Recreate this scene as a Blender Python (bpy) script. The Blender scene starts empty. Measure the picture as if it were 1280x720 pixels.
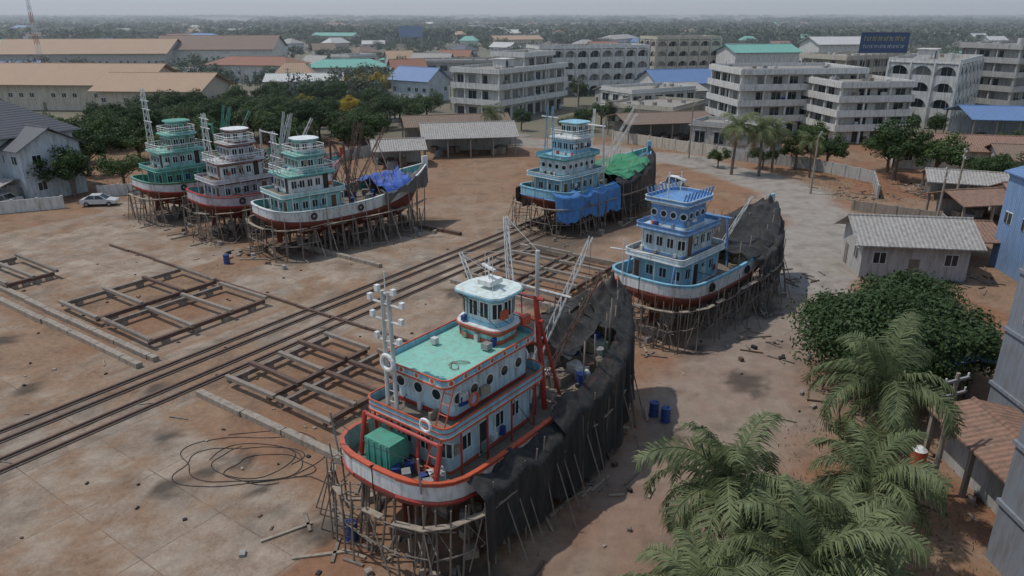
import bpy, math, random
from mathutils import Vector, noise, Matrix
R=random.Random(7)
sc=bpy.context.scene
sc.view_settings.view_transform='Standard'; sc.view_settings.look='None'; sc.view_settings.exposure=0
rad=math.radians
CA,SA=math.cos(rad(35)),math.sin(rad(35))
def W(s,a): return (s*CA+a*SA, -s*SA+a*CA)
def SAc(x,y): return (x*CA-y*SA, x*SA+y*CA)
# ---------------------------------------------------------------- materials
MC={}
def M(name,col,rough=.7,var=.2,scale=1.5,metal=0,bump=0,dirt=.25,dcol=(.12,.085,.06),corr=0,corrdir=0,alpha=0):
    if name in MC: return MC[name]
    m=bpy.data.materials.new(name); m.use_nodes=True; n=m.node_tree.nodes; l=m.node_tree.links
    b=n['Principled BSDF']; b.inputs['Roughness'].default_value=rough; b.inputs['Metallic'].default_value=metal
    tc=n.new('ShaderNodeTexCoord'); no=n.new('ShaderNodeTexNoise'); no.inputs['Scale'].default_value=scale; no.inputs['Detail'].default_value=8; no.inputs['Roughness'].default_value=.65
    l.new(tc.outputs['Object'],no.inputs['Vector'])
    mx=n.new('ShaderNodeMix'); mx.data_type='RGBA'
    mx.inputs[6].default_value=(*[c*(1-var) for c in col],1); mx.inputs[7].default_value=(*[min(1,c*(1+var)) for c in col],1)
    l.new(no.outputs['Fac'],mx.inputs[0])
    out=mx.outputs[2]
    if dirt>0:
        mp=n.new('ShaderNodeMapping'); mp.inputs['Scale'].default_value=(2.2,2.2,.35); l.new(tc.outputs['Object'],mp.inputs['Vector'])
        n2=n.new('ShaderNodeTexNoise'); n2.inputs['Scale'].default_value=1.3; n2.inputs['Detail'].default_value=7; n2.inputs['Roughness'].default_value=.7; l.new(mp.outputs['Vector'],n2.inputs['Vector'])
        r=n.new('ShaderNodeMapRange'); r.inputs['From Min'].default_value=.45; r.inputs['From Max'].default_value=.72; r.inputs['To Max'].default_value=min(1,dirt*2.2); l.new(n2.outputs['Fac'],r.inputs['Value'])
        m2=n.new('ShaderNodeMix'); m2.data_type='RGBA'; l.new(r.outputs['Result'],m2.inputs[0]); l.new(out,m2.inputs[6]); m2.inputs[7].default_value=(*dcol,1); out=m2.outputs[2]
    if corr>0:
        w=n.new('ShaderNodeTexWave'); w.bands_direction='XYZ'[corrdir]; w.inputs['Scale'].default_value=corr; w.inputs['Distortion'].default_value=0
        l.new(tc.outputs['Object'],w.inputs['Vector'])
        m3=n.new('ShaderNodeMix'); m3.data_type='RGBA'; m3.blend_type='MULTIPLY'; m3.inputs[0].default_value=.3
        l.new(out,m3.inputs[6]); l.new(w.outputs['Color'],m3.inputs[7]); out=m3.outputs[2]
        bp=n.new('ShaderNodeBump'); bp.inputs['Strength'].default_value=.6; bp.inputs['Distance'].default_value=.05; l.new(w.outputs['Fac'],bp.inputs['Height']); l.new(bp.outputs['Normal'],b.inputs['Normal'])
    elif bump>0:
        n3=n.new('ShaderNodeTexNoise'); n3.inputs['Scale'].default_value=scale*5; n3.inputs['Detail'].default_value=6; l.new(tc.outputs['Object'],n3.inputs['Vector'])
        bp=n.new('ShaderNodeBump'); bp.inputs['Strength'].default_value=bump; bp.inputs['Distance'].default_value=.1; l.new(n3.outputs['Fac'],bp.inputs['Height']); l.new(bp.outputs['Normal'],b.inputs['Normal'])
    l.new(out,b.inputs['Base Color'])
    if alpha>0:
        tr=n.new('ShaderNodeBsdfTransparent'); ms=n.new('ShaderNodeMixShader'); o=n['Material Output']
        r2=n.new('ShaderNodeMapRange'); r2.inputs['From Min'].default_value=.35; r2.inputs['From Max'].default_value=.75; r2.inputs['To Max'].default_value=alpha*2; l.new(no.outputs['Fac'],r2.inputs['Value'])
        l.new(r2.outputs['Result'],ms.inputs[0]); l.new(b.outputs[0],ms.inputs[1]); l.new(tr.outputs[0],ms.inputs[2]); l.new(ms.outputs[0],o.inputs['Surface'])
    MC[name]=m; return m
def leafmat(name,dark,light,trans=.25,nscale=.5):
    m=bpy.data.materials.new(name); m.use_nodes=True; n=m.node_tree.nodes; l=m.node_tree.links
    b=n['Principled BSDF']; b.inputs['Roughness'].default_value=.6; b.inputs['Specular IOR Level'].default_value=.25
    tc=n.new('ShaderNodeTexCoord'); no=n.new('ShaderNodeTexNoise'); no.inputs['Scale'].default_value=nscale; no.inputs['Detail'].default_value=4
    l.new(tc.outputs['Object'],no.inputs['Vector'])
    g=n.new('ShaderNodeNewGeometry'); oi=n.new('ShaderNodeObjectInfo')
    a=n.new('ShaderNodeMath'); a.operation='MULTIPLY_ADD'; l.new(g.outputs['Random Per Island'],a.inputs[0]); a.inputs[1].default_value=.5; l.new(no.outputs['Fac'],a.inputs[2])
    a2=n.new('ShaderNodeMath'); a2.operation='MULTIPLY_ADD'; l.new(oi.outputs['Random'],a2.inputs[0]); a2.inputs[1].default_value=.35; l.new(a.outputs[0],a2.inputs[2])
    r=n.new('ShaderNodeMapRange'); r.inputs['From Min'].default_value=.45; r.inputs['From Max'].default_value=1.25; l.new(a2.outputs[0],r.inputs['Value'])
    mx=n.new('ShaderNodeMix'); mx.data_type='RGBA'; mx.inputs[6].default_value=(*dark,1); mx.inputs[7].default_value=(*light,1); l.new(r.outputs['Result'],mx.inputs[0])
    l.new(mx.outputs[2],b.inputs['Base Color'])
    t=n.new('ShaderNodeBsdfTranslucent'); l.new(mx.outputs[2],t.inputs['Color']); ms=n.new('ShaderNodeMixShader'); ms.inputs[0].default_value=trans
    l.new(b.outputs[0],ms.inputs[1]); l.new(t.outputs[0],ms.inputs[2]); l.new(ms.outputs[0],n['Material Output'].inputs['Surface'])
    return m
# ---------------------------------------------------------------- mesh builder
class MB:
    def __init__(s): s.v=[];s.f=[];s.m=[];s.mats=[]
    def mi(s,mat):
        if mat not in s.mats: s.mats.append(mat)
        return s.mats.index(mat)
    def add(s,vs,fs,mat):
        o=len(s.v); s.v.extend(vs); k=s.mi(mat)
        for f in fs: s.f.append(tuple(i+o for i in f)); s.m.append(k)
    def box(s,x0,x1,y0,y1,z0,z1,mat):
        s.add([(x0,y0,z0),(x1,y0,z0),(x1,y1,z0),(x0,y1,z0),(x0,y0,z1),(x1,y0,z1),(x1,y1,z1),(x0,y1,z1)],
          [(3,2,1,0),(4,5,6,7),(0,1,5,4),(1,2,6,5),(2,3,7,6),(3,0,4,7)],mat)
    def obox(s,c,ux,hx,hy,hz,mat,tilt=0):
        ux=Vector((ux[0],ux[1],0)).normalized(); ux=Vector((ux.x*math.cos(tilt),ux.y*math.cos(tilt),math.sin(tilt)))
        uy=Vector((-ux.y,ux.x,0)).normalized(); uz=ux.cross(uy)
        c=Vector(c); vs=[]
        for k in (-1,1):
            for (i,j) in ((-1,-1),(1,-1),(1,1),(-1,1)):
                vs.append(tuple(c+ux*hx*i+uy*hy*j+uz*hz*k))
        s.add(vs,[(3,2,1,0),(4,5,6,7),(0,1,5,4),(1,2,6,5),(2,3,7,6),(3,0,4,7)],mat)
    def rod(s,p0,p1,r,mat,n=5,r1=None,cap=True):
        p0=Vector(p0);p1=Vector(p1);d=p1-p0
        if d.length<1e-6: return
        d.normalize(); a=Vector((0,0,1)) if abs(d.z)<.9 else Vector((1,0,0)); u=d.cross(a).normalized(); w=d.cross(u)
        if r1 is None: r1=r
        vs=[]
        for i in range(n):
            t=2*math.pi*i/n; o=u*math.cos(t)+w*math.sin(t); vs.append(tuple(p0+o*r)); vs.append(tuple(p1+o*r1))
        fs=[(2*i,2*((i+1)%n),2*((i+1)%n)+1,2*i+1) for i in range(n)]
        if cap: fs.append(tuple(2*i for i in range(n-1,-1,-1))); fs.append(tuple(2*i+1 for i in range(n)))
        s.add(vs,fs,mat)
    def path(s,pts,r,mat,n=5):
        for a,b in zip(pts[:-1],pts[1:]): s.rod(a,b,r,mat,n)
    def ext(s,pts,z0,z1,mat,top=None):
        n=len(pts); vs=[(p[0],p[1],z0) for p in pts]+[(p[0],p[1],z1) for p in pts]
        s.add(vs,[(i,(i+1)%n,(i+1)%n+n,i+n) for i in range(n)]+[tuple(range(n-1,-1,-1))],mat)
        s.add([(p[0],p[1],z1) for p in pts],[tuple(range(n))],top or mat)
    def ring(s,po,pi,z0,z1,mat):
        n=len(po); vs=[(p[0],p[1],z0) for p in po]+[(p[0],p[1],z1) for p in po]+[(p[0],p[1],z0) for p in pi]+[(p[0],p[1],z1) for p in pi]
        fs=[]
        for i in range(n):
            j=(i+1)%n; fs+= [(i,j,j+n,i+n),(j+2*n,i+2*n,i+3*n,j+3*n),(i+n,j+n,j+3*n,i+3*n),(j,i,i+2*n,j+2*n)]
        s.add(vs,fs,mat)
    def torus(s,c,nrm,Rr,r,mat,n=14,k=6):
        nrm=Vector(nrm).normalized(); a=Vector((0,0,1)) if abs(nrm.z)<.9 else Vector((1,0,0)); u=nrm.cross(a).normalized(); w=nrm.cross(u); c=Vector(c); vs=[]
        for i in range(n):
            t=2*math.pi*i/n; o=u*math.cos(t)+w*math.sin(t)
            for j in range(k):
                q=2*math.pi*j/k; vs.append(tuple(c+o*(Rr+r*math.cos(q))+nrm*r*math.sin(q)))
        s.add(vs,[(i*k+j,((i+1)%n)*k+j,((i+1)%n)*k+(j+1)%k,i*k+(j+1)%k) for i in range(n) for j in range(k)],mat)
    def grid(s,P,mat):
        a=len(P);b=len(P[0]); vs=[p for row in P for p in row]
        s.add(vs,[(i*b+j,(i+1)*b+j,(i+1)*b+j+1,i*b+j+1) for i in range(a-1) for j in range(b-1)],mat)
    def mesh(s,name,smooth=False):
        me=bpy.data.meshes.new(name); me.from_pydata(s.v,[],s.f)
        for m in s.mats: me.materials.append(m)
        me.polygons.foreach_set('material_index',s.m)
        if smooth: me.polygons.foreach_set('use_smooth',[True]*len(s.f))
        me.update(); return me
    def build(s,name,parent=None,loc=(0,0,0),rot=0,smooth=False):
        o=bpy.data.objects.new(name,s.mesh(name,smooth)); sc.collection.objects.link(o)
        o.location=loc; o.rotation_euler=(0,0,rot)
        if parent: o.parent=parent
        return o
def empty(name,loc=(0,0,0),rot=0):
    o=bpy.data.objects.new(name,None); o.location=loc; o.rotation_euler=(0,0,rot); sc.collection.objects.link(o); return o
def nz(x,y=0,z=0): return noise.noise(Vector((x,y,z)))
# palette
white=M('white_paint',(.64,.65,.63),.5,.1,dirt=.3,dcol=(.28,.24,.2))
hullw=M('weathered_hull_white',(.56,.58,.58),.6,.15,dirt=.42,dcol=(.24,.17,.14))
dwhite=M('weathered_white',(.48,.48,.46),.7,.15,dirt=.35,dcol=(.2,.17,.14))
glass=M('dark_glass',(.02,.03,.035),.12,.3,dirt=0)
steel=M('grey_steel',(.25,.25,.25),.55,.2,dirt=.3)
rust=M('rusty_steel',(.12,.07,.05),.85,.35,3,dirt=.4,dcol=(.05,.035,.028))
wood=M('scaffold_wood',(.19,.155,.125),.9,.45,1.2,dirt=.4,dcol=(.07,.055,.045))
plank=M('plank_wood',(.28,.235,.18),.9,.3,1.5,dirt=.3)
antif=M('antifouling_red',(.18,.045,.03),.8,.3,1.2,dirt=.4,dcol=(.07,.035,.028))
deckm=M('deck_wood',(.17,.14,.11),.85,.3,2,dirt=.4)
netb=M('black_shade_net',(.022,.022,.022),.95,.5,1.2,dirt=.4,dcol=(.06,.055,.05),bump=.35,alpha=.07)
bluet=M('blue_tarp',(.02,.08,.34),.6,.3,2,dirt=.15,bump=.4)
blued=M('blue_barrel_plastic',(.015,.05,.2),.45,.2,dirt=.2)
greenn=M('green_fishing_net',(.04,.24,.12),.9,.5,4,dirt=.25,bump=.8)
orange=M('orange_paint',(.5,.085,.035),.5,.15,dirt=.35)
red=M('red_paint',(.38,.035,.025),.5,.2,dirt=.35)
aqua=M('aqua_paint',(.14,.45,.41),.55,.15,dirt=.35)
aquafl=M('aqua_roof_deck',(.2,.45,.37),.8,.22,1,dirt=.4,dcol=(.22,.27,.2))
skyb=M('sky_blue_paint',(.2,.44,.56),.55,.12,dirt=.38,dcol=(.17,.15,.13))
midb=M('mid_blue_paint',(.11,.26,.5),.55,.15,dirt=.35)
paleb=M('pale_blue_paint',(.46,.58,.62),.55,.12,dirt=.38,dcol=(.2,.17,.14))
teal=M('teal_paint',(.08,.36,.36),.55,.15,dirt=.4)
palet=M('pale_teal_paint',(.24,.52,.5),.55,.15,dirt=.35)
greenp=M('green_paint',(.07,.28,.19),.55,.2,dirt=.4)
pinkp=M('mauve_paint',(.46,.42,.47),.55,.15,dirt=.35)
conc=M('concrete_beam',(.28,.235,.19),.9,.25,1,dirt=.4,bump=.3)
bark=M('bark',(.14,.11,.085),.95,.3,3,dirt=.2,bump=.5)
black=M('black_rubber',(.015,.015,.015),.8,.2,dirt=0)
rope=M('rope',(.2,.17,.12),.95)
# ---------------------------------------------------------------- boats
def boat(name,loc,head,L,Bm,pal,tiers,extra):
    E=empty(name,(loc[0],loc[1],0),rad(90-head))
    def hbf(t):
        if t<.13: q=t/.13; f=(1-(1-q)**2.6)**(1/2.6)
        elif t<.5: f=1
        else: q=(t-.5)/.5; f=max(0,1-q**2.4)
        return max(.04,Bm/2*f)
    def zr(t):
        z=4.75
        if t<.3: z+=.45*(1-t/.3)**2
        if t>.35: z+=2.3*((t-.35)/.65)**2
        return z
    def zk(t):
        z=1.3
        if t<.25: z+=1.4*(1-t/.25)**1.4
        if t>.8: z+=(zr(t)-1.5)*((t-.8)/.2)**2*.8
        return z
    ts=[0,.004,.012,.025,.045,.07,.1,.13]+[.13+.87*i/26 for i in range(1,27)]
    us=[0,.08,.16,.25,.34,.44,.54,.6,.65,.74,.84,.95,1]
    def hp(t,u,sgn,off=0):
        bw=max(0,(t-.55)/.45)
        e=.5+.45*bw+.2*max(0,1-t/.2)
        full=(.955*min(1,u/.55)**e + .045*max(0,(u-.55)/.45))
        vee=u**(.6+.4*bw)
        y=hbf(t)*(full*(1-bw)+vee*bw); z=zk(t)+(zr(t)-zk(t))*u
        x=L*t*.93 + .07*L*t*(.4+.6*u)+ 1.5*max(0,.5-u)/.5*max(0,1-t/.25)
        return (x,sgn*(y+off),z)
    mb=MB()
    for sgn in (1,-1):
        for j in range(len(us)-1):
            um=(us[j]+us[j+1])/2
            mat= antif if um<.6 else pal['stripe'] if um<.65 else pal['hull'] if um<.95 else pal['rail']
            P=[[hp(t,us[j],sgn),hp(t,us[j+1],sgn)] for t in ts]
            if sgn<0: P=P[::-1]
            mb.grid(P,mat)
    mb.build('hull',E,smooth=True)
    mb=MB()
    yd=lambda t: max(.0,abs(hp(t,max(0,1-.95/(zr(t)-zk(t))),1)[1])-.14)
    for sgn in (1,-1):
        P=[];C=[]
        for t in ts:
            o=hp(t,1,sgn); y=max(.0,abs(o[1])-.16); x=o[0]+.2*max(0,1-t/.05)-(.2 if t>.98 else 0)
            P.append([(x,sgn*y,o[2]+.05),(x,sgn*yd(t),o[2]-.95)])
            C.append([(o[0]-(.06 if t<.03 else 0),sgn*(abs(o[1])+.06),o[2]-.03),(o[0]-(.06 if t<.03 else 0),sgn*(abs(o[1])+.06),o[2]+.05),(x,sgn*y,o[2]+.05)])
        mb.grid(P,pal['inner']); mb.grid(C,pal['cap'])
        for (u,rr) in ((.95,.04),(.62,.08)):
            mb.path([hp(t,u,sgn,.03) for t in ts[1:]],rr,pal['cap' if u>.8 else 'stripe'])
    D=[]
    for t in ts:
        o=hp(t,1,1); y=max(.01,yd(t)); D.append([(o[0]+.2*max(0,1-t/.05),-y,o[2]-.93),(o[0]+.2*max(0,1-t/.05),0,o[2]-.88),(o[0]+.2*max(0,1-t/.05),y,o[2]-.93)])
    mb.grid(D,deckm)
    for i in range(4,28):
        t=i/31
        for sgn in (1,-1):
            o=hp(t,1,sgn)
            if abs(o[1])>.5: mb.box(o[0]-.05,o[0]+.05,min(sgn*(abs(o[1])-.3),sgn*(abs(o[1])-.17)),max(sgn*(abs(o[1])-.3),sgn*(abs(o[1])-.17)),o[2]-.92,o[2]-.02,pal['cap'])
    for k,t in enumerate((.2,.46)):
        for sgn in (1,-1):
            p=hp(t,.82,sgn,.12); mb.torus(p,(0.0,sgn,0),.28,.1,black,12,6); mb.rod((p[0],p[1],p[2]+.3),hp(t,1,sgn,.05),.02,rope,4)
    mb.box(L*.965,L*1.0,-.12,.12,zr(1)-1,zr(1)+.8,pal['cap'])
    mb.box(1.7,2.3,-.05,.05,1.0,2.9,antif); mb.rod((2.3,0,1.75),(4.4,0,1.9),.08,rust,6)
    for k in range(3):
        q=k*2.094; mb.obox((2.5,.35*math.cos(q),1.75+.35*math.sin(q)),(1,0),.04,.16,.3,M('bronze',(.3,.2,.08),.4,metal=.8))
    mb.build('deck_and_bulwark',E)
    # ---- superstructure
    sm=MB(); rt=random.Random(int(loc[1]*7))
    def rr(x0,x1,w,rf,ra,n=6):
        h=w/2; pts=[]
        for (cx,cy,r,a0) in ((x1-rf,-h+rf,rf,-90),(x1-rf,h-rf,rf,0),(x0+ra,h-ra,ra,90),(x0+ra,-h+ra,ra,180)):
            for i in range(n+1):
                a=rad(a0+90*i/n); pts.append((cx+r*math.cos(a),cy+r*math.sin(a)))
        return pts
    def walk(pts,sp,off=0):
        out=[];n=len(pts);acc=sp*.5
        for i in range(n):
            a=Vector(pts[i]);b=Vector(pts[(i+1)%n]);d=b-a;l=d.length
            if l<1e-5: continue
            d/=l; nn=Vector((d.y,-d.x)); p=acc
            while p<l: out.append((a+d*p+nn*off,nn,d)); p+=sp
            acc=p-l
        return out
    def rail(pts,z,h,mat,sp=.9):
        for (p,nn,d) in walk(pts,sp): sm.rod((p.x,p.y,z),(p.x,p.y,z+h),.03,mat,4)
        for k in (1,.66,.33): sm.path([(p[0],p[1],z+h*k) for p in pts+[pts[0]]],.025 if k<1 else .04,mat,4)
    for ti,T in enumerate(tiers):
        x0,x1,w,z0,z1=T['g']; rf=T.get('rf',.5); ra=T.get('ra',.25)
        o=rr(x0,x1,w,rf,ra); sm.ext(o,z0,z1,T['wall'])
        sm.ring(rr(x0-.03,x1+.03,w+.06,rf,ra),rr(x0+.05,x1-.05,w-.1,rf,ra),z0+.02,z0+.22,T['trim'])
        sm.ring(rr(x0-.05,x1+.05,w+.1,rf,ra),rr(x0+.05,x1-.05,w-.1,rf,ra),z1-.22,z1-.12,T['trim'])
        wh=T.get('wh',.7); zc=z0+(z1-z0)*.56; ww=T.get('ww',.55)
        for k,(p,nn,d) in enumerate(walk(o,T.get('sp',1.1))):
            if T.get('round'):
                a=Vector((p.x,p.y,zc)); n3=Vector((nn.x,nn.y,0))
                sm.rod(a-n3*.02,a+n3*.05,ww*.62,T['frame'],14); sm.rod(a,a+n3*.075,ww*.45,glass,14)
            elif k%5==3 and T.get('door',True):
                sm.obox((p.x,p.y,z0+.95),d,.36,.04,.92,T['frame']); sm.obox((p.x+nn.x*.03,p.y+nn.y*.03,z0+.95),d,.29,.04,.84,rt.choice([M('door_wood',(.13,.06,.03),.6),M('doorway_shade',(.02,.02,.02),.9)]))  # near-black door panel paints the shade inside an open doorway
            else:
                sm.obox((p.x,p.y,zc),d,ww/2+.07,.035,wh/2+.07,T['frame']); sm.obox((p.x+nn.x*.025,p.y+nn.y*.025,zc),d,ww/2,.035,wh/2,glass)
                sm.obox((p.x+nn.x*.03,p.y+nn.y*.03,zc),d,.025,.045,wh/2,T['frame'])
        oh=T.get('oh',.6); of=T.get('of',oh); oa=T.get('oa',oh)
        so=rr(x0-oa,x1+of,w+2*oh,rf+oh*.6,ra+.2); sm.ext(so,z1,z1+.16,T['slab'],T.get('roof',T['slab']))
        si=rr(x0-oa-.04,x1+of+.04,w+2*oh+.08,rf+oh*.6,ra+.2); sm.ring(si,rr(x0-oa+.05,x1+of-.05,w+2*oh-.1,rf+oh*.6,ra+.2),z1+.03,z1+.11,T['edge'])
        k=T.get('top')
        if k=='parapet':
            ph=T.get('ph',.6); sm.ring(so,rr(x0-oa+.07,x1+of-.07,w+2*oh-.14,rf+oh*.6,ra+.15),z1+.163,z1+ph,T['wall2'])
            sm.ring(si,rr(x0-oa+.03,x1+of-.03,w+2*oh-.06,rf+oh*.6,ra+.2),z1+ph,z1+ph+.06,T['edge'])
            if T.get('holes'):
                for (p,nn,d) in walk(so,.95):
                    a=Vector((p.x,p.y,z1+.16+(ph-.16)/2)); n3=Vector((nn.x,nn.y,0)); sm.rod(a-n3*.02,a+n3*.03,.17,white,12); sm.rod(a,a+n3*.045,.11,T['edge'],12)
            else:
                for zz in (z1+.32,): sm.ring(rr(x0-oa-.02,x1+of+.02,w+2*oh+.04,rf+oh*.6,ra+.2),rr(x0-oa+.03,x1+of-.03,w+2*oh-.06,rf+oh*.6,ra+.2),zz,zz+.06,T['edge'])
        elif k=='rail': rail(rr(x0-oa+.1,x1+of-.1,w+2*oh-.2,rf+oh*.5,ra+.15),z1+.16,T.get('ph',.8),T['frame'])
        if T.get('cols'):
            for (p,nn,d) in walk(rr(x0-oa+.15,x1+of-.15,w+2*oh-.3,rf+oh*.5,ra+.15),1.9):
                sm.rod((p.x,p.y,z0-.1),(p.x,p.y,z1),.055,T['colm'],6)
        for kk in range(7 if ti<3 else 2):
            px_=rt.uniform(x0-oa+.2,x0+.1) if kk%2 else rt.uniform(x0,x1); py_=rt.uniform(-w/2,w/2) if kk%2 else rt.choice([-1,1])*(w/2+.12)
            zz=z0+.0 if kk%2 else z0+rt.uniform(.3,1.2)
            sm.obox((px_,py_,zz+.2),(1,rt.uniform(-.3,.3)),rt.uniform(.1,.3),rt.uniform(.06,.14),rt.uniform(.1,.25),rt.choice([white,steel,orange,blued,dwhite,plank]))
        for kk in range(3):
            p=rt.choice(walk(so,.8))[0]; q_=rt.choice(walk(so,.8))[0]
            sm.rod((p.x,p.y,z1),(q_.x,q_.y,z0+.2),.018,black,4)
    sm.build('superstructure',E)
    # ---- scaffolding
    sf=MB(); rs=random.Random(len(name)+int(loc[0]*10))
    out=[]
    tt=[.96-.92*i/13 for i in range(14)]
    for t in tt: p=hp(t,1,1); out.append((p[0],p[1]+.8,t))
    for q in (-60,-30,0,30,60): out.append((-.75*math.cos(rad(q))+.2+ (0 if abs(q)<50 else .15),-math.sin(rad(q))*Bm/2*.95,0.0))
    for t in tt[::-1]: p=hp(t,1,-1); out.append((p[0],p[1]-.8,t))
    dense=extra.get('dense',1); pr=extra.get('pr',.055)
    pts=[]
    for i in range(len(out)-1):
        for k in range(dense):
            f=k/dense; a,b=out[i],out[i+1]; pts.append((a[0]*(1-f)+b[0]*f,a[1]*(1-f)+b[1]*f,a[2]*(1-f)+b[2]*f))
    jit=lambda a: rs.uniform(-a,a)
    for i,(x,y,t) in enumerate(pts):
        top=min(zr(t)-rs.uniform(.2,1.5),4.6) if x<1 else zr(t)-rs.uniform(-.5,1.4)
        if rs.random()<.85: sf.rod((x+jit(.25),y+jit(.25),0),(x+jit(.15),y+jit(.15),top),pr,wood,5,pr*.7)
        xi=x+(L*.45-x)*.08; yi=y*.62
        if rs.random()<.8: sf.rod((xi+jit(.3),yi+jit(.2),0),(xi+jit(.1)+(.9 if t<.02 else 0)*.5,yi*1.1,zk(t)+(zr(t)-zk(t))*.3),pr*1.2,wood,5)
        if i<len(pts)-1:
            x2,y2,t2=pts[i+1]
            ex=(x2-x)*.35;ey=(y2-y)*.35
            for z in (1.7+jit(.2),3.2+jit(.2)):
                if rs.random()<.8: sf.rod((x-ex,y-ey,z+jit(.15)),(x2+ex,y2+ey,z+jit(.15)),pr*.8,wood,5)
            if rs.random()<.45: sf.rod((x,y,rs.uniform(0,.8)),(x2,y2,rs.uniform(2.5,3.6)),pr*.7,wood,4)
            if rs.random()<.6:
                sf.obox(((x+x2)/2,(y+y2)/2,3.3),(x2-x,y2-y),math.hypot(x2-x,y2-y)*.62,.16,.025,plank,jit(.02))
        if rs.random()<.7: sf.rod((x,y,1.7+jit(.2)),(xi,yi,1.7+jit(.2)),pr*.7,wood,4)
        if rs.random()<.35: sf.rod((x*1.0+jit(.3),y+ (1.3 if y>0 else -1.3)+jit(.5),0),(x,y,3.4+jit(.4)),pr*.8,wood,4)
    for i in range(9):
        x=L*(.2+.62*i/8)
        for k in range(4): sf.box(x-.2,x+.2,-.55,.55,k*.3,k*.3+.28,plank if k%2 else wood)
        for s_ in (-1,1):
            sf.rod((x+jit(.2),s_*Bm*.32,0),(x,s_*Bm*.27,2.1),.11,wood,6)
            sf.rod((x+jit(.2),s_*Bm*.54,0),(x,s_*Bm*.46,2.7),.08,wood,6)
    for i in range(60):
        X=rs.uniform(-1.5,L*.9);Y=rs.uniform(-Bm*.75,Bm*.75); a=rs.uniform(0,6.28); k=rs.random()
        if k<.75: sf.obox((X,Y,.07),(math.cos(a),math.sin(a)),rs.uniform(.2,1.4),.08,.04,rs.choice([wood,plank,plank]))
        else: sf.obox((X,Y,.2),(math.cos(a),math.sin(a)),rs.uniform(.1,.35),rs.uniform(.1,.3),.2,rs.choice([steel,conc,rust,plank]))
    sf.build('timber_scaffolding',E)
    # ---- drapes
    for ci,(t0,t1,sgn,top,bot,mat,off) in enumerate(extra.get('drapes',[])):
        d=MB(); n=110; P=[]
        for i in range(n+1):
            t=t0+(t1-t0)*i/n; p=hp(t,1,sgn); row=[]
            sagp=abs(math.sin(t*L*math.pi/2.6+ci))
            zt=zr(t)+top-.35*sagp+.4*nz(t*14,ci,2); zb=bot+.9*nz(t*9,ci+5,1)+.5*nz(t*35,3,ci)
            for j in range(21):
                v=j/20
                zz=zt+(zb-zt)*v
                fold=.09*math.sin(t*L*3.1+4*nz(t*8,ci,1)+1.2*v)*(.35+v)+.04*math.sin(t*L*8.3+6*nz(t*13,v))*(.3+v)
                oo=off+.3*v+.16*nz(t*20,v*1.2,ci)-.12*sagp*math.sin(math.pi*v)+fold
                inn_=max(0,(.14-v)/.14)*1.0
                row.append((p[0],sgn*max(.05,(abs(p[1])*(1-.05*v)+oo-inn_)),zz))
            P.append(row)
        d.grid(P,mat); d.build('draped_net',E,smooth=True)
    for ci,(t0,t1,h,mat,wf,va,vb) in enumerate(extra.get('tents',[])):
        d=MB(); P=[]; n=44; am=extra.get('amp',.3)
        for i in range(n+1):
            t=t0+(t1-t0)*i/n; hb=hbf(t)*.95+.35; row=[]
            for j in range(25):
                v=va+(vb-va)*j/24; f=(t-t0)/(t1-t0)
                pk=1-abs(math.sin(f*math.pi*3)); pv=1-abs(math.sin((v)*math.pi*1.0))
                z=zr(t)+.15+h*(.35+.65*pk*pv)*(1-abs(v)**4)+ am*nz(t*16,v*2,ci+3)+.07*math.sin(v*14+7*nz(t*9,v))
                row.append((t*L+.25*nz(v*3,t*9),v*hb,z))
            P.append(row)
        d.grid(P,mat)
        for i in range(4):
            t=t0+(t1-t0)*i/3
            for s_ in (-1,0,1): d.rod((t*L,s_*hbf(t)*.8,zr(t)-.9),(t*L+rs.uniform(-.2,.2),s_*hbf(t)*.8,zr(t)+h+rs.uniform(-.3,.5)),.045,wood,5)
        d.build('deck_cover',E,smooth=True)
    x=MB(); extra['fn'](x,L,Bm,zr,hbf)
    for i in range(46):
        t=rs.uniform(.46,.88); hb=max(.2,hbf(t)-.7); X=t*L; Y=rs.uniform(-hb,hb); Z=zr(t)-.9; c=rs.random()
        if c<.25: x.rod((X,Y,Z),(X,Y,Z+.85),.29,rs.choice([blued,blued,steel]),10)
        elif c<.65: x.obox((X,Y,Z+.3),(rs.random(),1),rs.uniform(.25,.7),rs.uniform(.2,.5),.3,rs.choice([plank,steel,rust,wood,deckm,dwhite]))
        elif c<.85: x.rod((X,Y,Z+.1),(X+rs.uniform(-2,2),Y*.5,Z+rs.uniform(.6,2.2)),.05,rs.choice([wood,rust,plank]),5)
        else:
            for k in range(3): x.torus((X,Y,Z+.1+k*.12),(0,0,1),.4,.07,rope)
    x.build('masts_and_gear',E)
    return E
def lattice(x,p0,p1,w,mat,r=.04):
    p0=Vector(p0);p1=Vector(p1);d=(p1-p0);n=max(2,int(d.length/ .9)); dn=d.normalized(); a=Vector((0,0,1)) if abs(dn.z)<.9 else Vector((1,0,0))
    u=dn.cross(a).normalized()*w; v=dn.cross(u).normalized()*w
    c=[u*.5-v*.3,u*-.5-v*.3,v*.6]
    for k in c: x.rod(p0+k,p1+k*.5,r,mat,4)
    for i in range(n):
        f0=i/n;f1=(i+1)/n; s0=1-.5*f0;s1=1-.5*f1
        for k in range(3): x.rod(p0+d*f0+c[k]*s0,p0+d*f1+c[(k+1)%3]*s1,r*.6,mat,4)
def tr(g,wall,trim,frame,slab,edge,**k): d=dict(g=g,wall=wall,trim=trim,frame=frame,slab=slab,edge=edge); d.update(k); return d
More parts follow.
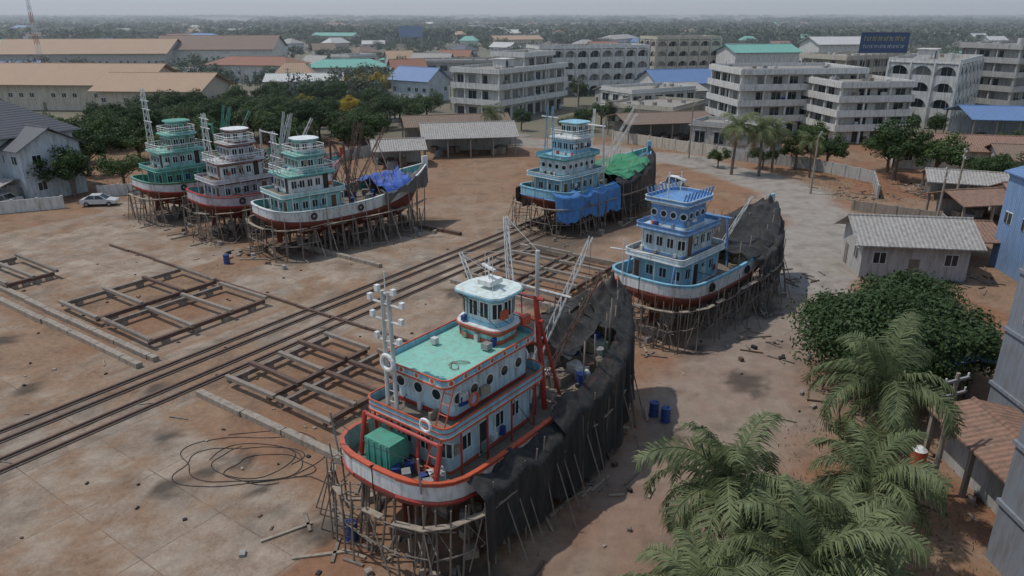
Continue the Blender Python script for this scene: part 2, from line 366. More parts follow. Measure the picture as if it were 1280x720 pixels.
def fn1(x,L,Bm,zr,hb):
    my=.9; mx_=2.3
    for sx in (-.3,.3): x.rod((mx_,my+sx,6.3),(mx_,my+sx*.6,12.6),.1,dwhite,8)
    for z,wd in ((10.2,.7),(11.2,.9),(12.0,1.0),(12.5,.5)): x.rod((mx_,my-wd,z),(mx_,my+wd,z),.06,dwhite,6); x.obox((mx_,my+wd,z+.15),(1,0),.1,.1,.14,white); x.obox((mx_,my-wd,z+.15),(1,0),.1,.1,.14,white)
    for k in range(11): x.rod((mx_,my-.28,6.6+k*.55),(mx_,my+.28,6.6+k*.55),.025,dwhite,4)
    x.rod((mx_,my,12.6),(mx_,my,13.5),.03,white,5); x.torus((mx_-.15,my,9.2),(1,0,0),.36,.1,white)
    x.box(.9,2.1,-.2,1.4,4.35,5.8,M('green_tank',(.07,.28,.2),.5,.2))
    for k in range(4): x.box(.86,.9,-.05+k*.4,.02+k*.4,4.4,5.75,teal)
    for s_ in (-1,1):
        x.rod((1.5,s_*2.4,4.2),(1.9,s_*2.4,6.3),.12,red,8); x.rod((1.9,s_*.9,4.2),(2.1,s_*.9,6.3),.08,red,8)
    x.rod((1.9,-2.5,6.2),(1.9,2.5,6.2),.1,red,8)
    for s_ in (-1,1):
        x.rod((10.6,s_*2.0,3.9),(10.6,s_*1.3,10.3),.15,red,8); x.rod((11.8,s_*2.3,3.9),(10.6,s_*1.5,9.3),.1,red,6)
        x.rod((10.6,s_*1.3,10.3),(9,s_*1.2,10.9),.04,steel,4)
    for z in (6.2,7.6,9,10.2): x.rod((10.6,-1.8,z),(10.6,1.8,z),.1,red,6)
    for k in range(7): x.rod((11.1,-.3,4.5+k*.8),(11.1,.3,4.5+k*.8),.03,red,4)
    x.rod((11.1,-.3,4.2),(10.7,-.3,10.2),.04,red,4); x.rod((11.1,.3,4.2),(10.7,.3,10.2),.04,red,4)
    lattice(x,(11.2,.4,5),(14.2,3.4,13.0),.5,dwhite); lattice(x,(11.5,-.4,5.2),(16.5,-1.0,12.0),.45,dwhite)
    lattice(x,(11.3,1.6,5.5),(13.5,6.3,10.4),.4,dwhite); lattice(x,(11.8,-1.2,5),(15,-2.6,10.6),.35,rust)
    x.rod((12.6,0,4.5),(12.6,0,12.0),.12,dwhite,8); x.rod((12.6,-2.2,9.8),(12.6,2.2,9.8),.07,dwhite,6)
    for e in ((16.5,-1,12),(14.2,3.4,13.0),(13.5,6.3,10.4)): x.rod(e,(10.6,0,10.3),.018,steel,3); x.rod(e,(18,0,zr(.9)),.018,steel,3); x.rod(e,(12.6,0,12.0),.018,steel,3)
    x.box(8.0,9.0,-.4,.4,11.35,11.6,white); x.rod((8.4,0,11.6),(8.4,0,12.7),.04,white,5); x.obox((8.4,0,12.2),(.4,1),.6,.07,.06,white); x.rod((9.1,.8,11.2),(9.1,.8,12.7),.02,white,4); x.rod((7.7,-.8,11.2),(7.7,-.8,13.1),.02,white,4)
    x.box(6.6,7.0,-1.3,-.9,8.7,9.0,steel); x.box(5.6,5.9,1.2,1.5,8.7,9.0,dwhite)
    P=[(4.3+.4*math.sin(i*.7)+i*.05,-1.0+.35*math.sin(i*.9),8.66) for i in range(16)]; x.path(P,.02,rope,4)
    x.torus((4.4,-2.28,7.4),(0,1,0),.3,.07,orange); x.torus((1.85,-1.6,7.0),(1,0,0),.3,.07,white)
    for s_ in (0,.5): x.rod((1.5,-2.2+s_,4.6),(3.2,-2.2+s_,8.6),.04,orange,4)
    for k in range(9): f=k/9; x.rod((1.5+1.7*f,-2.2,4.6+4*f),(1.5+1.7*f,-1.7,4.6+4*f),.03,orange,4)
    for k in range(12): x.obox((1.0+R.uniform(0,1.4),R.uniform(-2.6,2.8),4.5),(R.random(),1),.25,.2,.25,R.choice([blued,steel,plank,rust,dwhite]))
    x.rod((.4,-2.6,4.7),(.2,-2.7,6.6),.05,steel,5); x.rod((.4,2.7,4.7),(.2,2.8,6.9),.05,steel,5); x.path([(.2,2.8,6.6),(.1,0,6.2),(.2,-2.7,6.4)],.02,black,4)
t1=[tr((2.9,9.5,4.0,3.9,6.3),paleb,orange,white,white,orange,oh=.55,oa=.8,sp=1.25,top='parapet',wall2=skyb,ph=.6,cols=True,colm=red,roof=deckm),
    tr((3.5,9.4,3.6,6.46,8.45),paleb,red,white,white,orange,oh=.35,oa=.8,sp=1.15,round=True,ww=.55,top='parapet',wall2=skyb,ph=.42,holes=True,roof=aquafl),
    tr((7.4,9.6,2.6,8.61,9.3),palet,orange,white,white,orange,oh=.2,sp=9,rf=1.0,ra=.5),
    tr((7.5,9.5,2.3,9.46,11.0),paleb,skyb,white,white,skyb,oh=.35,rf=.9,ra=.5,sp=.68,ww=.46,wh=.75,door=False,roof=M('pale_wheelhouse_roof',(.55,.63,.6),.7,.1,dirt=.35,dcol=(.3,.28,.22)))]
boat('fishing_trawler',(-6.2,27.4),37,21.8,7.3,dict(hull=hullw,stripe=red,rail=red,cap=orange,inner=palet),t1,
  dict(dense=2,fn=fn1,drapes=[(.1,.42,-1,.0,.9,netb,1.0),(.39,.72,-1,.9,.5,netb,1.0),(.68,1.0,-1,.8,1.6,netb,.9)],tents=[(.6,.8,1.9,netb,.95,-.5,.95),(.78,.97,1.5,netb,.95,-1,1)]))
def fn2(x,L,Bm,zr,hb):
    for k in range(9): x.rod((3.0+k*.5,-1.5,10.7),(3.0+k*.5,-1.7,11.4),.07,midb,5); x.rod((3.0+k*.5,1.5,10.7),(3.0+k*.5,1.7,11.4),.07,midb,5)
    x.rod((3.2,0,10.8),(3.2,0,12.8),.06,white,5); x.rod((5,0,10.9),(5,0,12.6),.05,white,5); x.obox((5,0,12.0),(.5,1),.6,.07,.06,white)
    for s_ in (-1,1): x.rod((10.5,s_*1.8,4),(10.5,s_*1.4,8.2),.1,midb,6)
    x.rod((10.5,-1.8,8.1),(10.5,1.8,8.1),.1,midb,6); x.rod((-.1,1.5,4.5),(-.1,1.5,8),.05,white,5); x.rod((-.4,2.5,7.2),(.9,-.5,7.0),.06,white,5)
    for s_ in (-1,1): x.rod((1.2,s_*2,4.2),(1.6,s_*2,6.2),.1,midb,6)
    lattice(x,(11,-.6,5),(13.5,-2,9.5),.35,dwhite)
t2=[tr((2.4,8.2,4.2,3.9,6.2),skyb,white,paleb,paleb,white,oh=.5,oa=.8,sp=1.2,top='parapet',wall2=paleb,ph=.5,cols=True,colm=paleb,roof=deckm),
    tr((2.9,7.6,3.7,6.36,8.3),paleb,midb,white,paleb,midb,oh=.45,sp=.95,ww=.5,top='parapet',wall2=midb,ph=.4,roof=paleb),
    tr((3.3,7.0,3.1,8.46,10.4),midb,white,white,midb,paleb,oh=.4,rf=.9,sp=.85,ww=.5,wh=.6,door=False,round=True,roof=midb,top='parapet',wall2=midb,ph=.35)]
boat('fishing_trawler',(9.6,51.8),43,22.5,7.4,dict(hull=hullw,stripe=antif,rail=skyb,cap=skyb,inner=skyb),t2,
  dict(dense=2,pr=.05,fn=fn2,drapes=[(.5,.76,-1,.5,3.0,netb,.7),(.74,1.0,-1,.2,2.4,netb,.7)],tents=[(.45,.7,1.3,netb,.9,-1,1),(.7,.97,.9,netb,1.0,-1,1)]))
def fn3(x,L,Bm,zr,hb):
    for s_ in (-.6,.6): lattice(x,(2.4,s_,8.6),(2.4,s_*.6,14.2),.35,skyb)
    x.rod((2.4,-1.2,13),(2.4,1.2,13),.06,white,5)
    for s_ in (-1,1): x.rod((10.5,s_*1.9,4),(10.8,s_*1.3,11.5),.13,dwhite,6); lattice(x,(11,s_*.8,5),(15,s_*3.2,12.5),.45,dwhite)
    x.rod((10.8,-1.6,11.2),(10.8,1.6,11.2),.1,white,6); x.rod((12,0,12.8),(20.5,0,7.5),.03,steel,3); lattice(x,(11,0,5),(17,-1.5,13),.4,dwhite)
t3=[tr((2.2,9.2,4.4,3.9,6.2),skyb,teal,white,skyb,white,oh=.5,oa=.8,sp=1.2,top='parapet',wall2=skyb,ph=.5,cols=True,colm=white,roof=deckm),
    tr((2.9,8.8,3.9,6.36,8.3),paleb,teal,white,skyb,teal,oh=.45,sp=1.0,round=True,ww=.55,top='parapet',wall2=skyb,ph=.4,holes=True,roof=skyb),
    tr((4.8,8.6,3.1,8.46,10.3),skyb,white,white,paleb,white,oh=.35,rf=.9,sp=.85,ww=.5,door=False,roof=white,top='rail'),
    tr((5.9,8.3,2.4,10.46,11.9),teal,white,white,white,teal,oh=.3,rf=.9,sp=.8,ww=.5,door=False,roof=skyb)]
boat('fishing_trawler',(2.6,81.5),43,23.5,7.6,dict(hull=skyb,stripe=midb,rail=skyb,cap=skyb,inner=teal),t3,
  dict(dense=1,pr=.055,fn=fn3,drapes=[(.01,.44,-1,.3,1.9,M('blue_net',(.05,.19,.45),.8,.4,3,bump=.5,dirt=.25),.7),(.45,1.0,-1,.5,1.2,netb,.7),(.03,.2,1,.0,2.2,netb,.6)],tents=[(.5,.82,.9,greenn,.9,-1,1)]))
def fnL(c1,c2,tall=0):
    def f(x,L,Bm,zr,hb):
        lattice(x,(2.6,.2,6.5),(2.6,.2,12.6+tall),.8,c1,.05)
        for z in (10,11.4,12.4): x.rod((2.6,-1,z+tall*.6),(2.6,1.3,z+tall*.6),.05,white,5)
        for s_ in (-1,1):
            x.rod((9.6,s_*2.0,4),(9.6,s_*1.4,11),.12,c2,6); lattice(x,(10.4,s_*1.2,5),(14.2,s_*2.6,12.2),.5,c2); lattice(x,(10.6,s_*.5,5),(12.6,s_*.9,12.8),.4,c2)
        x.rod((9.6,-1.6,10.8),(9.6,1.6,10.8),.09,c2,6); x.rod((9.6,0,10.8),(17.5,0,zr(.9)),.025,steel,3); lattice(x,(11,2.2,5),(9.5,5.5,12),.4,rust); lattice(x,(12,1,5),(10.5,3.2,11),.4,rust)
        for k in range(6): x.rod((10+k*1.1,-2.6,4.5),(10.4+k*1.1,2.4,8.5+.4*k),.06,wood,4)
    return f
def tl(a,b,c,roof,top):
    return [tr((2.2,8.6,4.4,3.9,6.1),a,b,c,a,c,oh=.45,oa=.7,sp=1.1,top='parapet',wall2=a,ph=.45,cols=True,colm=c,roof=deckm),
    tr((2.8,7.9,3.8,6.26,8.1),c,b,white,a,b,oh=.4,sp=.9,ww=.5,top='rail',roof=roof),
    tr((4.2,7.5,3.1,8.26,10.0),a,b,white,c,b,oh=.3,rf=1.2,sp=.8,ww=.5,door=False,roof=roof,top='rail'),
    tr((4.7,7.0,2.4,10.16,11.5),top,b,white,top,b,oh=.25,rf=1.0,ra=.8,sp=.75,ww=.42,wh=.55,door=False,roof=top)]
boat('fishing_trawler',(-26.2,73.4),48,21.5,7.6,dict(hull=hullw,stripe=antif,rail=palet,cap=white,inner=teal),tl(palet,teal,white,aquafl,white),
  dict(dense=1,pr=.07,fn=fnL(dwhite,rust),drapes=[(.6,.98,-1,.25,4.6,M('grey_net',(.11,.1,.09),.9,.4,3,bump=.5),.15)],tents=[(.62,.8,1.2,bluet,.85,-1,1)],amp=.15))
boat('fishing_trawler',(-35.6,79.8),45,20,7.4,dict(hull=pinkp,stripe=red,rail=white,cap=red,inner=teal),tl(pinkp,antif,hullw,dwhite,white),dict(dense=1,fn=fnL(white,dwhite,1)))
boat('fishing_trawler',(-45,86.4),43,20,7.4,dict(hull=hullw,stripe=red,rail=red,cap=greenp,inner=greenp),tl(greenp,palet,palet,aquafl,greenp),dict(dense=1,fn=fnL(white,greenp,3),tents=[(.55,.7,1.0,greenn,.8,-1,1)]))
# ---------------------------------------------------------------- ground
def seg(px,py,a,b):
    ax,ay=a;bx,by=b; dx,dy=bx-ax,by-ay; t=max(0,min(1,((px-ax)*dx+(py-ay)*dy)/(dx*dx+dy*dy))); return math.hypot(px-ax-dx*t,py-ay-dy*t)
road=[(-15,160),(10,140),(30,126),(40,103),(37.5,84),(29,68),(20.5,52.8),(13,40.5),(8,31),(4,20)]
slabs=[(-54,-50,0,120,.5),(-49.5,-41.5,-20,80,.95),(-41.5,-24,0,20.5,.85),(-75,-50,-5,18,.7),(-61,-41,37.5,62,.95),(-41,-32,36,50,.7),(-95,-66,24,45,.85),(-95,-60,5,22,.7),(-64,-52,64,78,.45),(-52,-30,64,75,.35),(-100,-80,45,70,.7),(-24,-10,-5,14,.3)]
stains=[(-15.5,36,1.4),(-18.5,33,1.3),(-13.5,32.8,1.0),(-17,34.5,.8),(16,45,2.2),(14,50,1.7),(-9,29.5,1.8),(-40,52,1.5),(-5,62,1.5),(2,60,2),(-2,26,3),(1,34,3),(-21,38,1.2),(10,38,1),(-30,60,2.2),(22,58,2.4),(-12,31,.8),(-24,44,1.5),(-28,32,1.2),(-33,44,1.4)]
def sm01(a,b,x):
    t=max(0,min(1,(x-a)/(b-a))); return t*t*(3-2*t)
X0,X1,Y0,Y1,ST=-75,80,8,150,.42
nx=int((X1-X0)/ST);ny=int((Y1-Y0)/ST)
vs=[];cols=[]
for j in range(ny+1):
    y=Y0+(Y1-Y0)*j/ny
    for i in range(nx+1):
        x=X0+(X1-X0)*i/nx
        s,a=SAc(x,y)
        n1=nz(x*.12,y*.12); n2=nz(x*.45,y*.45,3); n3=nz(x*1.5,y*1.5,5)
        c=0
        for (s0,s1,a0,a1,k) in slabs:
            d=min(s-s0,s1-s,a-a0,a1-a)
            if d>-1: c=max(c,k*sm01(-.25,.25,d+.12*n3+.1*n2))
        c*=sm01(-.5,.3,n1*1.1+n2*.9+.15+.6*n3)
        rd=min(seg(x,y,road[k],road[k+1]) for k in range(len(road)-1)) if x>-25 else 99
        rm=sm01(6.5,3.2,rd+2.4*n1+.9*n2) if rd<12 else 0
        if y<62: rm*=.25+.5*(y-20)/42
        rdd=sm01(-.05,.45,n1+.5*n2+.15) *(.5+.5*sm01(-22,5,s+20))
        rdd=max(rdd*.9,sm01(4.5,0,math.hypot(x-25,y-60)+2*n2)*1.0,sm01(5,0,math.hypot(x-8.5,y-36)+2*n2)*.8,sm01(7,0,math.hypot(x-24,y-70)+2*n2)*.8)*(1-c)
        dk=max(0,.28*sm01(.1,.6,nz(x*.5,y*.5,9)+.6*n3))
        for (sx,sy,r) in stains:
            d=math.hypot(x-sx,y-sy)
            if d<r*2: dk=max(dk,.8*sm01(1,.25,d/r+.6*n3+.45*n2))
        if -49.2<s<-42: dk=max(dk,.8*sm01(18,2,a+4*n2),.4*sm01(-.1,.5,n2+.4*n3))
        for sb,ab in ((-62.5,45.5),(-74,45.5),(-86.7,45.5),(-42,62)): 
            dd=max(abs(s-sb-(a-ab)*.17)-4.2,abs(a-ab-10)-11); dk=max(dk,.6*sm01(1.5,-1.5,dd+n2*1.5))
        zz=0.03*n1+.02*n2*(1-c)+ (.03*n3*(1-c) if c<.5 else 0)
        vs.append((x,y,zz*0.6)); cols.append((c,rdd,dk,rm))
fs=[(j*(nx+1)+i,j*(nx+1)+i+1,(j+1)*(nx+1)+i+1,(j+1)*(nx+1)+i) for j in range(ny) for i in range(nx)]
me=bpy.data.meshes.new('yard_ground'); me.from_pydata(vs,[],fs)
at=me.color_attributes.new('mask','FLOAT_COLOR','POINT'); at.data.foreach_set('color',[q for c in cols for q in c])
me.polygons.foreach_set('use_smooth',[True]*len(fs))
g=bpy.data.objects.new('yard_ground',me); sc.collection.objects.link(g)
m=bpy.data.materials.new('yard_dirt_and_concrete'); m.use_nodes=True; n=m.node_tree.nodes; l=m.node_tree.links; b=n['Principled BSDF']; b.inputs['Roughness'].default_value=.95; b.inputs['Specular IOR Level'].default_value=.15
tc=n.new('ShaderNodeTexCoord'); A=n.new('ShaderNodeAttribute'); A.attribute_name='mask'; sp=n.new('ShaderNodeSeparateColor'); l.new(A.outputs['Color'],sp.inputs[0])
def N(scale,det=10,ro=.65,vec=None):
    q=n.new('ShaderNodeTexNoise'); q.inputs['Scale'].default_value=scale; q.inputs['Detail'].default_value=det; q.inputs['Roughness'].default_value=ro; l.new(vec or tc.outputs['Object'],q.inputs['Vector']); return q.outputs['Fac']
def MX(f,a,b_,mode='MIX'):
    q=n.new('ShaderNodeMix'); q.data_type='RGBA'; q.blend_type=mode
    for k,v in ((0,f),(6,a),(7,b_)):
        if isinstance(v,(int,float)): q.inputs[k].default_value=v
        elif isinstance(v,tuple): q.inputs[k].default_value=(*v,1)
        else: l.new(v,q.inputs[k])
    return q.outputs[2]
def MR(v,a,b_,c=0,d=1):
    q=n.new('ShaderNodeMapRange'); l.new(v,q.inputs['Value']); 
    for k,t in zip(('From Min','From Max','To Min','To Max'),(a,b_,c,d)): q.inputs[k].default_value=t
    return q.outputs['Result']
dirt=MX(MR(N(.35),.3,.7),(.145,.085,.052),(.25,.16,.10)); dirt=MX(MR(N(2.5),.35,.75),dirt,(.29,.195,.13)); 
dirt=MX(sp.outputs[1],dirt,MX(MR(N(1.2),.3,.7),(.17,.078,.042),(.28,.145,.085)))
mp=n.new('ShaderNodeMapping'); mp.inputs['Rotation'].default_value=(0,0,rad(35)); l.new(tc.outputs['Object'],mp.inputs['Vector'])
br=n.new('ShaderNodeTexBrick'); br.inputs['Scale'].default_value=1; br.inputs['Brick Width'].default_value=6; br.inputs['Row Height'].default_value=4.2; br.inputs['Mortar Size'].default_value=.05; br.inputs['Mortar Smooth'].default_value=.6; br.offset=.0
br.inputs['Color1'].default_value=(.36,.295,.23,1); br.inputs['Color2'].default_value=(.28,.23,.18,1); br.inputs['Mortar'].default_value=(.13,.10,.075,1); l.new(mp.outputs['Vector'],br.inputs['Vector'])
cc=MX(MR(N(.6),.4,.62,0,.9),br.outputs['Color'],(.2,.135,.092)); cc=MX(MR(N(5),.4,.8,0,.5),cc,(.43,.37,.3)); cc=MX(MR(N(.25,5),.5,.62,0,.3),cc,(.12,.1,.085))
base=MX(sp.outputs[0],dirt,cc)
base=MX(A.outputs['Alpha'],base,MX(MR(N(.7),.3,.7),(.22,.19,.16),(.32,.285,.245)))
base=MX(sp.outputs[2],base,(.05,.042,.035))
base=MX(MR(N(14,4),.55,.75,0,.35),base,(.09,.07,.055)); 
vv=n.new('ShaderNodeTexVoronoi'); vv.inputs['Scale'].default_value=3; l.new(tc.outputs['Object'],vv.inputs['Vector'])
base=MX(MR(vv.outputs['Distance'],.04,.08,.6,0),base,(.45,.41,.36))
l.new(base,b.inputs['Base Color']); bp=n.new('ShaderNodeBump'); bp.inputs['Strength'].default_value=.6; bp.inputs['Distance'].default_value=.14; l.new(N(3,8,.7),bp.inputs['Height']); l.new(bp.outputs['Normal'],b.inputs['Normal'])
me.materials.append(m)
mb=MB(); G=M('land_earth_and_scrub',(.16,.135,.09),.95,.5,.03,dirt=.5,dcol=(.08,.09,.05))
mb.add([(-9000,-500,-.12),(9000,-500,-.12),(9000,9000,-.12),(-9000,9000,-.12)],[(0,1,2,3)],G); mb.build('ground')
mb=MB(); asp=M('town_road',(.22,.2,.175),.9,.2,.4,dirt=.3)
def strip(pts,w,z,mat):
    P=[]
    for i,p in enumerate(pts):
        a=Vector(pts[max(0,i-1)]);b_=Vector(pts[min(len(pts)-1,i+1)]); d=(b_-a).normalized(); nn=Vector((-d.y,d.x)); P.append([(p[0]-nn.x*w,p[1]-nn.y*w,z),(p[0]+nn.x*w,p[1]+nn.y*w,z)])
    mb.grid(P,mat)
strip([(-120,260),(-60,215),(-18,165),(2,150.5)],4,-.06,asp); strip([(32,151),(38,190),(60,240),(160,420)],4,-.06,asp); strip([(-90,96),(-130,120),(-200,170)],3.5,-.06,asp)
mb.build('street')
# ---------------------------------------------------------------- rails, beams, cradles
tm=MB()
for s in (-47.7,-46.5,-44.4,-43.1):
    for i in range(38):
        a0=-10+i*2.4; p=W(s,a0);q=W(s,a0+2.4); c=((p[0]+q[0])/2,(p[1]+q[1])/2)
        tm.obox((*c,.09),(SA,CA),1.2,.08,.09,rust); tm.obox((*c,.03),(SA,CA),1.2,.24,.035,M('rail_bed',(.1,.08,.065),.95,.4,dirt=.4))
tm.build('slipway_rail_track')
tm=MB()
for (a,s0,s1) in ((23.3,-92,-49),(24.6,-92,-49),(23.5,-42,-28),(37.5,-80,-28),(49.3,-62,-50.5),(62.6,-60.5,-51),(50,-42,-20),(62.9,-43,-22)):
    s=s0
    while s<s1:
        e=min(s1,s+R.uniform(3,5)); c=W((s+e)/2,a+R.uniform(-.08,.08)); h=.22 if a in(37.5,) else .38
        tm.obox((*c,h/2),(CA,-SA),(e-s)/2-.04,.1 if h<.3 else .24,h/2,rust if (h<.3 or a==62.6) else conc); s=e
tm.build('transfer_track_beam')
gtim=M('grey_timber',(.23,.19,.155),.9,.3)
def cradle(s0,s1,a0,a1,ns,na):
    c=MB(); z=.5
    for i in range(ns):
        s=s0+(s1-s0)*i/(ns-1); p=W(s,(a0+a1)/2); c.obox((*p,z),(SA,CA),(a1-a0)/2,.15,.16,rust if i%2 else wood)
        for j in range(4):
            q=W(s,a0+(a1-a0)*(j+.5)/4); c.obox((*q,.17),(SA,CA),.3,.2,.17,conc)
    for i in range(na):
        a=a0+(a1-a0)*i/(na-1); p=W((s0+s1)/2+R.uniform(-.25,.25),a+R.uniform(-.15,.15)); q=R.uniform(-.03,.03); c.obox((*p,z+.29),(CA,-SA+q),(s1-s0)/2+R.uniform(.2,.6),.15,.13,R.choice([gtim,gtim,wood,rust]))
    c.build('slipway_cradle')
cradle(-65,-59.2,25.5,36.5,2,4); cradle(-57.6,-51.5,25.5,36,2,4); cradle(-41.2,-37,25.2,34,2,5); cradle(-35.8,-31.6,25.2,34,2,5); cradle(-41,-36.5,51,62,2,5); cradle(-35.5,-31,51,62,2,5); cradle(-82,-74,24.9,29,2,3)
d=MB()
for i in range(230):
    s=R.uniform(-75,-8);a=R.uniform(2,66); x,y=W(s,a)
    if y<20 or (x>34): continue
    ang=R.uniform(0,6.28);k=R.random()
    if k<.25: d.obox((x,y,.04),(math.cos(ang),math.sin(ang)),R.uniform(.1,.7),.05,.03,R.choice([wood,plank,rust]))
    else: d.obox((x,y,.04),(math.cos(ang),math.sin(ang)),R.uniform(.04,.14),R.uniform(.04,.12),.04,R.choice([conc,black,rust,black]))
for (x,y,n_) in ((20,50,20),(27,66,20),(-2,24.5,25),(-5,26,25),(4,33,20),(-28,74,20),(41,74,60),(45,80,60),(27,33,24),(24,34,30),(43,66,35),(48,100,40),(60,106,40),(52,84,50),(22.5,40,30),(58,100,40)):
    for i in range(n_):
        ang=R.uniform(0,6.28); k=R.random(); X=x+R.gauss(0,1.8);Y=y+R.gauss(0,1.8)
        if k<.6: d.obox((X,Y,.07),(math.cos(ang),math.sin(ang)),R.uniform(.2,1.0),.06,.04,R.choice([wood,plank,rust,wood]))
        else: d.obox((X,Y,.1),(math.cos(ang),math.sin(ang)),R.uniform(.06,.25),R.uniform(.06,.2),R.uniform(.05,.18),R.choice([rust,black,steel,conc,wood,dwhite if y>60 else conc]))
d.build('yard_debris')
h=MB()
for (cx,cy,r,ph) in ((-15.5,35.2,2.4,0),(-14.9,35.6,1.8,2),(-13.6,34.8,1.6,4),(-15,36,2.9,1)):
    P=[]
    for i in range(80):
        q=ph+i/80*7.5; rr_=r*(1+.4*nz(q*.9,ph)+.02*i/8); P.append((cx+rr_*math.cos(q)*1.25+.4*nz(i*.1,ph),cy+rr_*math.sin(q)*.8,.03))
    h.path(P,.022,black,4)
h.path([(-12+i*.9,34-i*.35+.4*math.sin(i*1.3),.05) for i in range(9)],.022,black,4)
h.build('coiled_hose')
def barrel(x,y,mat=blued,hh=.95):
    q=MB(); q.rod((0,0,0),(0,0,hh),.3,mat,16)
    for z in (.02,hh*.33,hh*.66,hh-.03): q.torus((0,0,z),(0,0,1),.305,.02,mat,16,5)
    q.rod((.12,0,hh),(.12,0,hh+.04),.05,black,8); q.build('plastic_barrel',None,(x,y,.02))
for (x,y) in ((9.0,40.6),(9.6,39.9),(-7.8,29.0),(-29,70.5)): barrel(x,y)
# ---------------------------------------------------------------- vehicles
def vehicle(name,x,y,ang,col,kind='sedan'):
    q=MB(); w=.87
    if kind=='sedan': prof=[(-2.2,.35),(2.2,.35),(2.25,.6),(2.1,.78),(1.1,.92),(-1.6,.98),(-2.15,.92),(-2.25,.6)]; cab=[(-1.7,.95),(1.1,.9),(.35,1.42),(-1.0,1.44)]
    elif kind=='pickup': prof=[(-2.5,.45),(2.4,.45),(2.45,.75),(2.3,1.0),(1.2,1.1),(-2.5,1.1)]; cab=[(-1.0,1.08),(1.3,1.08),(.65,1.72),(-.7,1.75)]
    else: prof=[(-2.3,.4),(2.3,.4),(2.35,.7),(2.2,1.0),(1.3,1.1),(-2.3,1.15)]; cab=[(-2.25,1.1),(1.4,1.05),(.7,1.75),(-2.0,1.78)]
    def sidex(pf,w0,w1,mat):
        n_=len(pf); v=[(p[0],-w0 if p[1]<1.2 else -w1,p[1]) for p in pf]+[(p[0],w0 if p[1]<1.2 else w1,p[1]) for p in pf]
        q.add(v,[tuple(range(n_)),tuple(range(2*n_-1,n_-1,-1))]+[(i,i+n_,(i+1)%n_+n_,(i+1)%n_) for i in range(n_)],mat)
    sidex(prof,w,w,col); sidex(cab,w-.04,w-.2,glass)
    a,b_,c_,d_=cab; q.box(d_[0]+.05,c_[0]-.02,-(w-.19),w-.19,c_[1]-.01,c_[1]+.05,col)
    for s_ in (-1,1):
        for px_ in (a,b_):
            e= d_ if px_ is a else c_; q.rod((px_[0],s_*(w-.05),px_[1]),(e[0],s_*(w-.19),e[1]),.05,col,4)
        q.rod(((a[0]+b_[0])/2,s_*(w-.04),1.0),((c_[0]+d_[0])/2,s_*(w-.19),c_[1]),.04,col,4)
        for xx in (-1.4,1.4): q.rod((xx,s_*(w-.18),.33),(xx,s_*(w+.02),.33),.33,black,14); q.rod((xx,s_*(w+.0),.33),(xx,s_*(w+.035),.33),.19,steel,10)
        q.box(2.15,2.27,s_*.62-.15,s_*.62+.15,.62,.78,white); q.box(-2.3 if kind!='pickup' else -2.53,-2.15,s_*.68-.1,s_*.68+.1,.75,.95,red)
        q.box(.9,1.05,min(s_*w,s_*(w+.15)),max(s_*w,s_*(w+.15)),.98,1.1,col)
    if kind=='pickup': q.box(-2.4,-1.05,-.75,.75,1.101,1.12,black)
    q.build(name,None,(x,y,.03),ang)
cw=M('car_white_paint',(.62,.62,.62),.3,.03,dirt=.05)
vehicle('parked_car',-54.5,94.5,rad(8),M('car_silver_paint',(.5,.51,.52),.3,.03,dirt=.05)); vehicle('parked_pickup_truck',23.4,104.5,rad(50),cw,'pickup'); vehicle('parked_car',-66.5,93.5,rad(80),cw,'suv')
vehicle('parked_car',84,140,rad(10),cw); vehicle('parked_car',-59,150,rad(30),M('car_red_paint',(.3,.03,.03),.3,.03,dirt=.05)); vehicle('parked_car',89,138,rad(100),M('car_silver_paint',(.5,.51,.52),.3,.03,dirt=.05))
# ---------------------------------------------------------------- buildings
wallw=M('white_render_wall',(.56,.55,.52),.85,.14,.4,dirt=.48,dcol=(.26,.24,.2))
wallg=M('grey_render_wall',(.38,.37,.345),.85,.15,.4,dirt=.45,dcol=(.2,.18,.16))
wallc=M('cream_wall',(.47,.42,.34),.85,.12,.4,dirt=.4,dcol=(.2,.18,.15))
wallb=M('pale_blue_wall',(.45,.5,.54),.8,.12,.4,dirt=.3)
froof=M('concrete_roof',(.28,.26,.23),.9,.25,.3,dirt=.5)
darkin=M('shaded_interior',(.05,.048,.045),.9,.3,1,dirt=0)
curt=M('curtained_window',(.2,.2,.19),.4,.4,.3,dirt=0)
def arch(q,face,u0,u1,z0,z1,off,mat):
    r=(u1-u0)/2-.25; zc=z1-r-.3; c=(u0+u1)/2; n_=10
    pts=[(c-r*math.cos(math.pi*i/n_),zc+r*math.sin(math.pi*i/n_)) for i in range(n_+1)]
    v=[];
    for (u,z) in pts: v.append(face(u,z,off)); v.append(face(u,z1,off))
    q.add(v,[(2*i,2*i+1,2*i+3,2*i+2) for i in range(n_)],mat)
    for (a,b_) in ((u0,c-r),(c+r,u1)):
        q.add([face(a,z0,off),face(b_,z0,off),face(b_,z1,off),face(a,z1,off)],[(0,1,2,3)],mat)
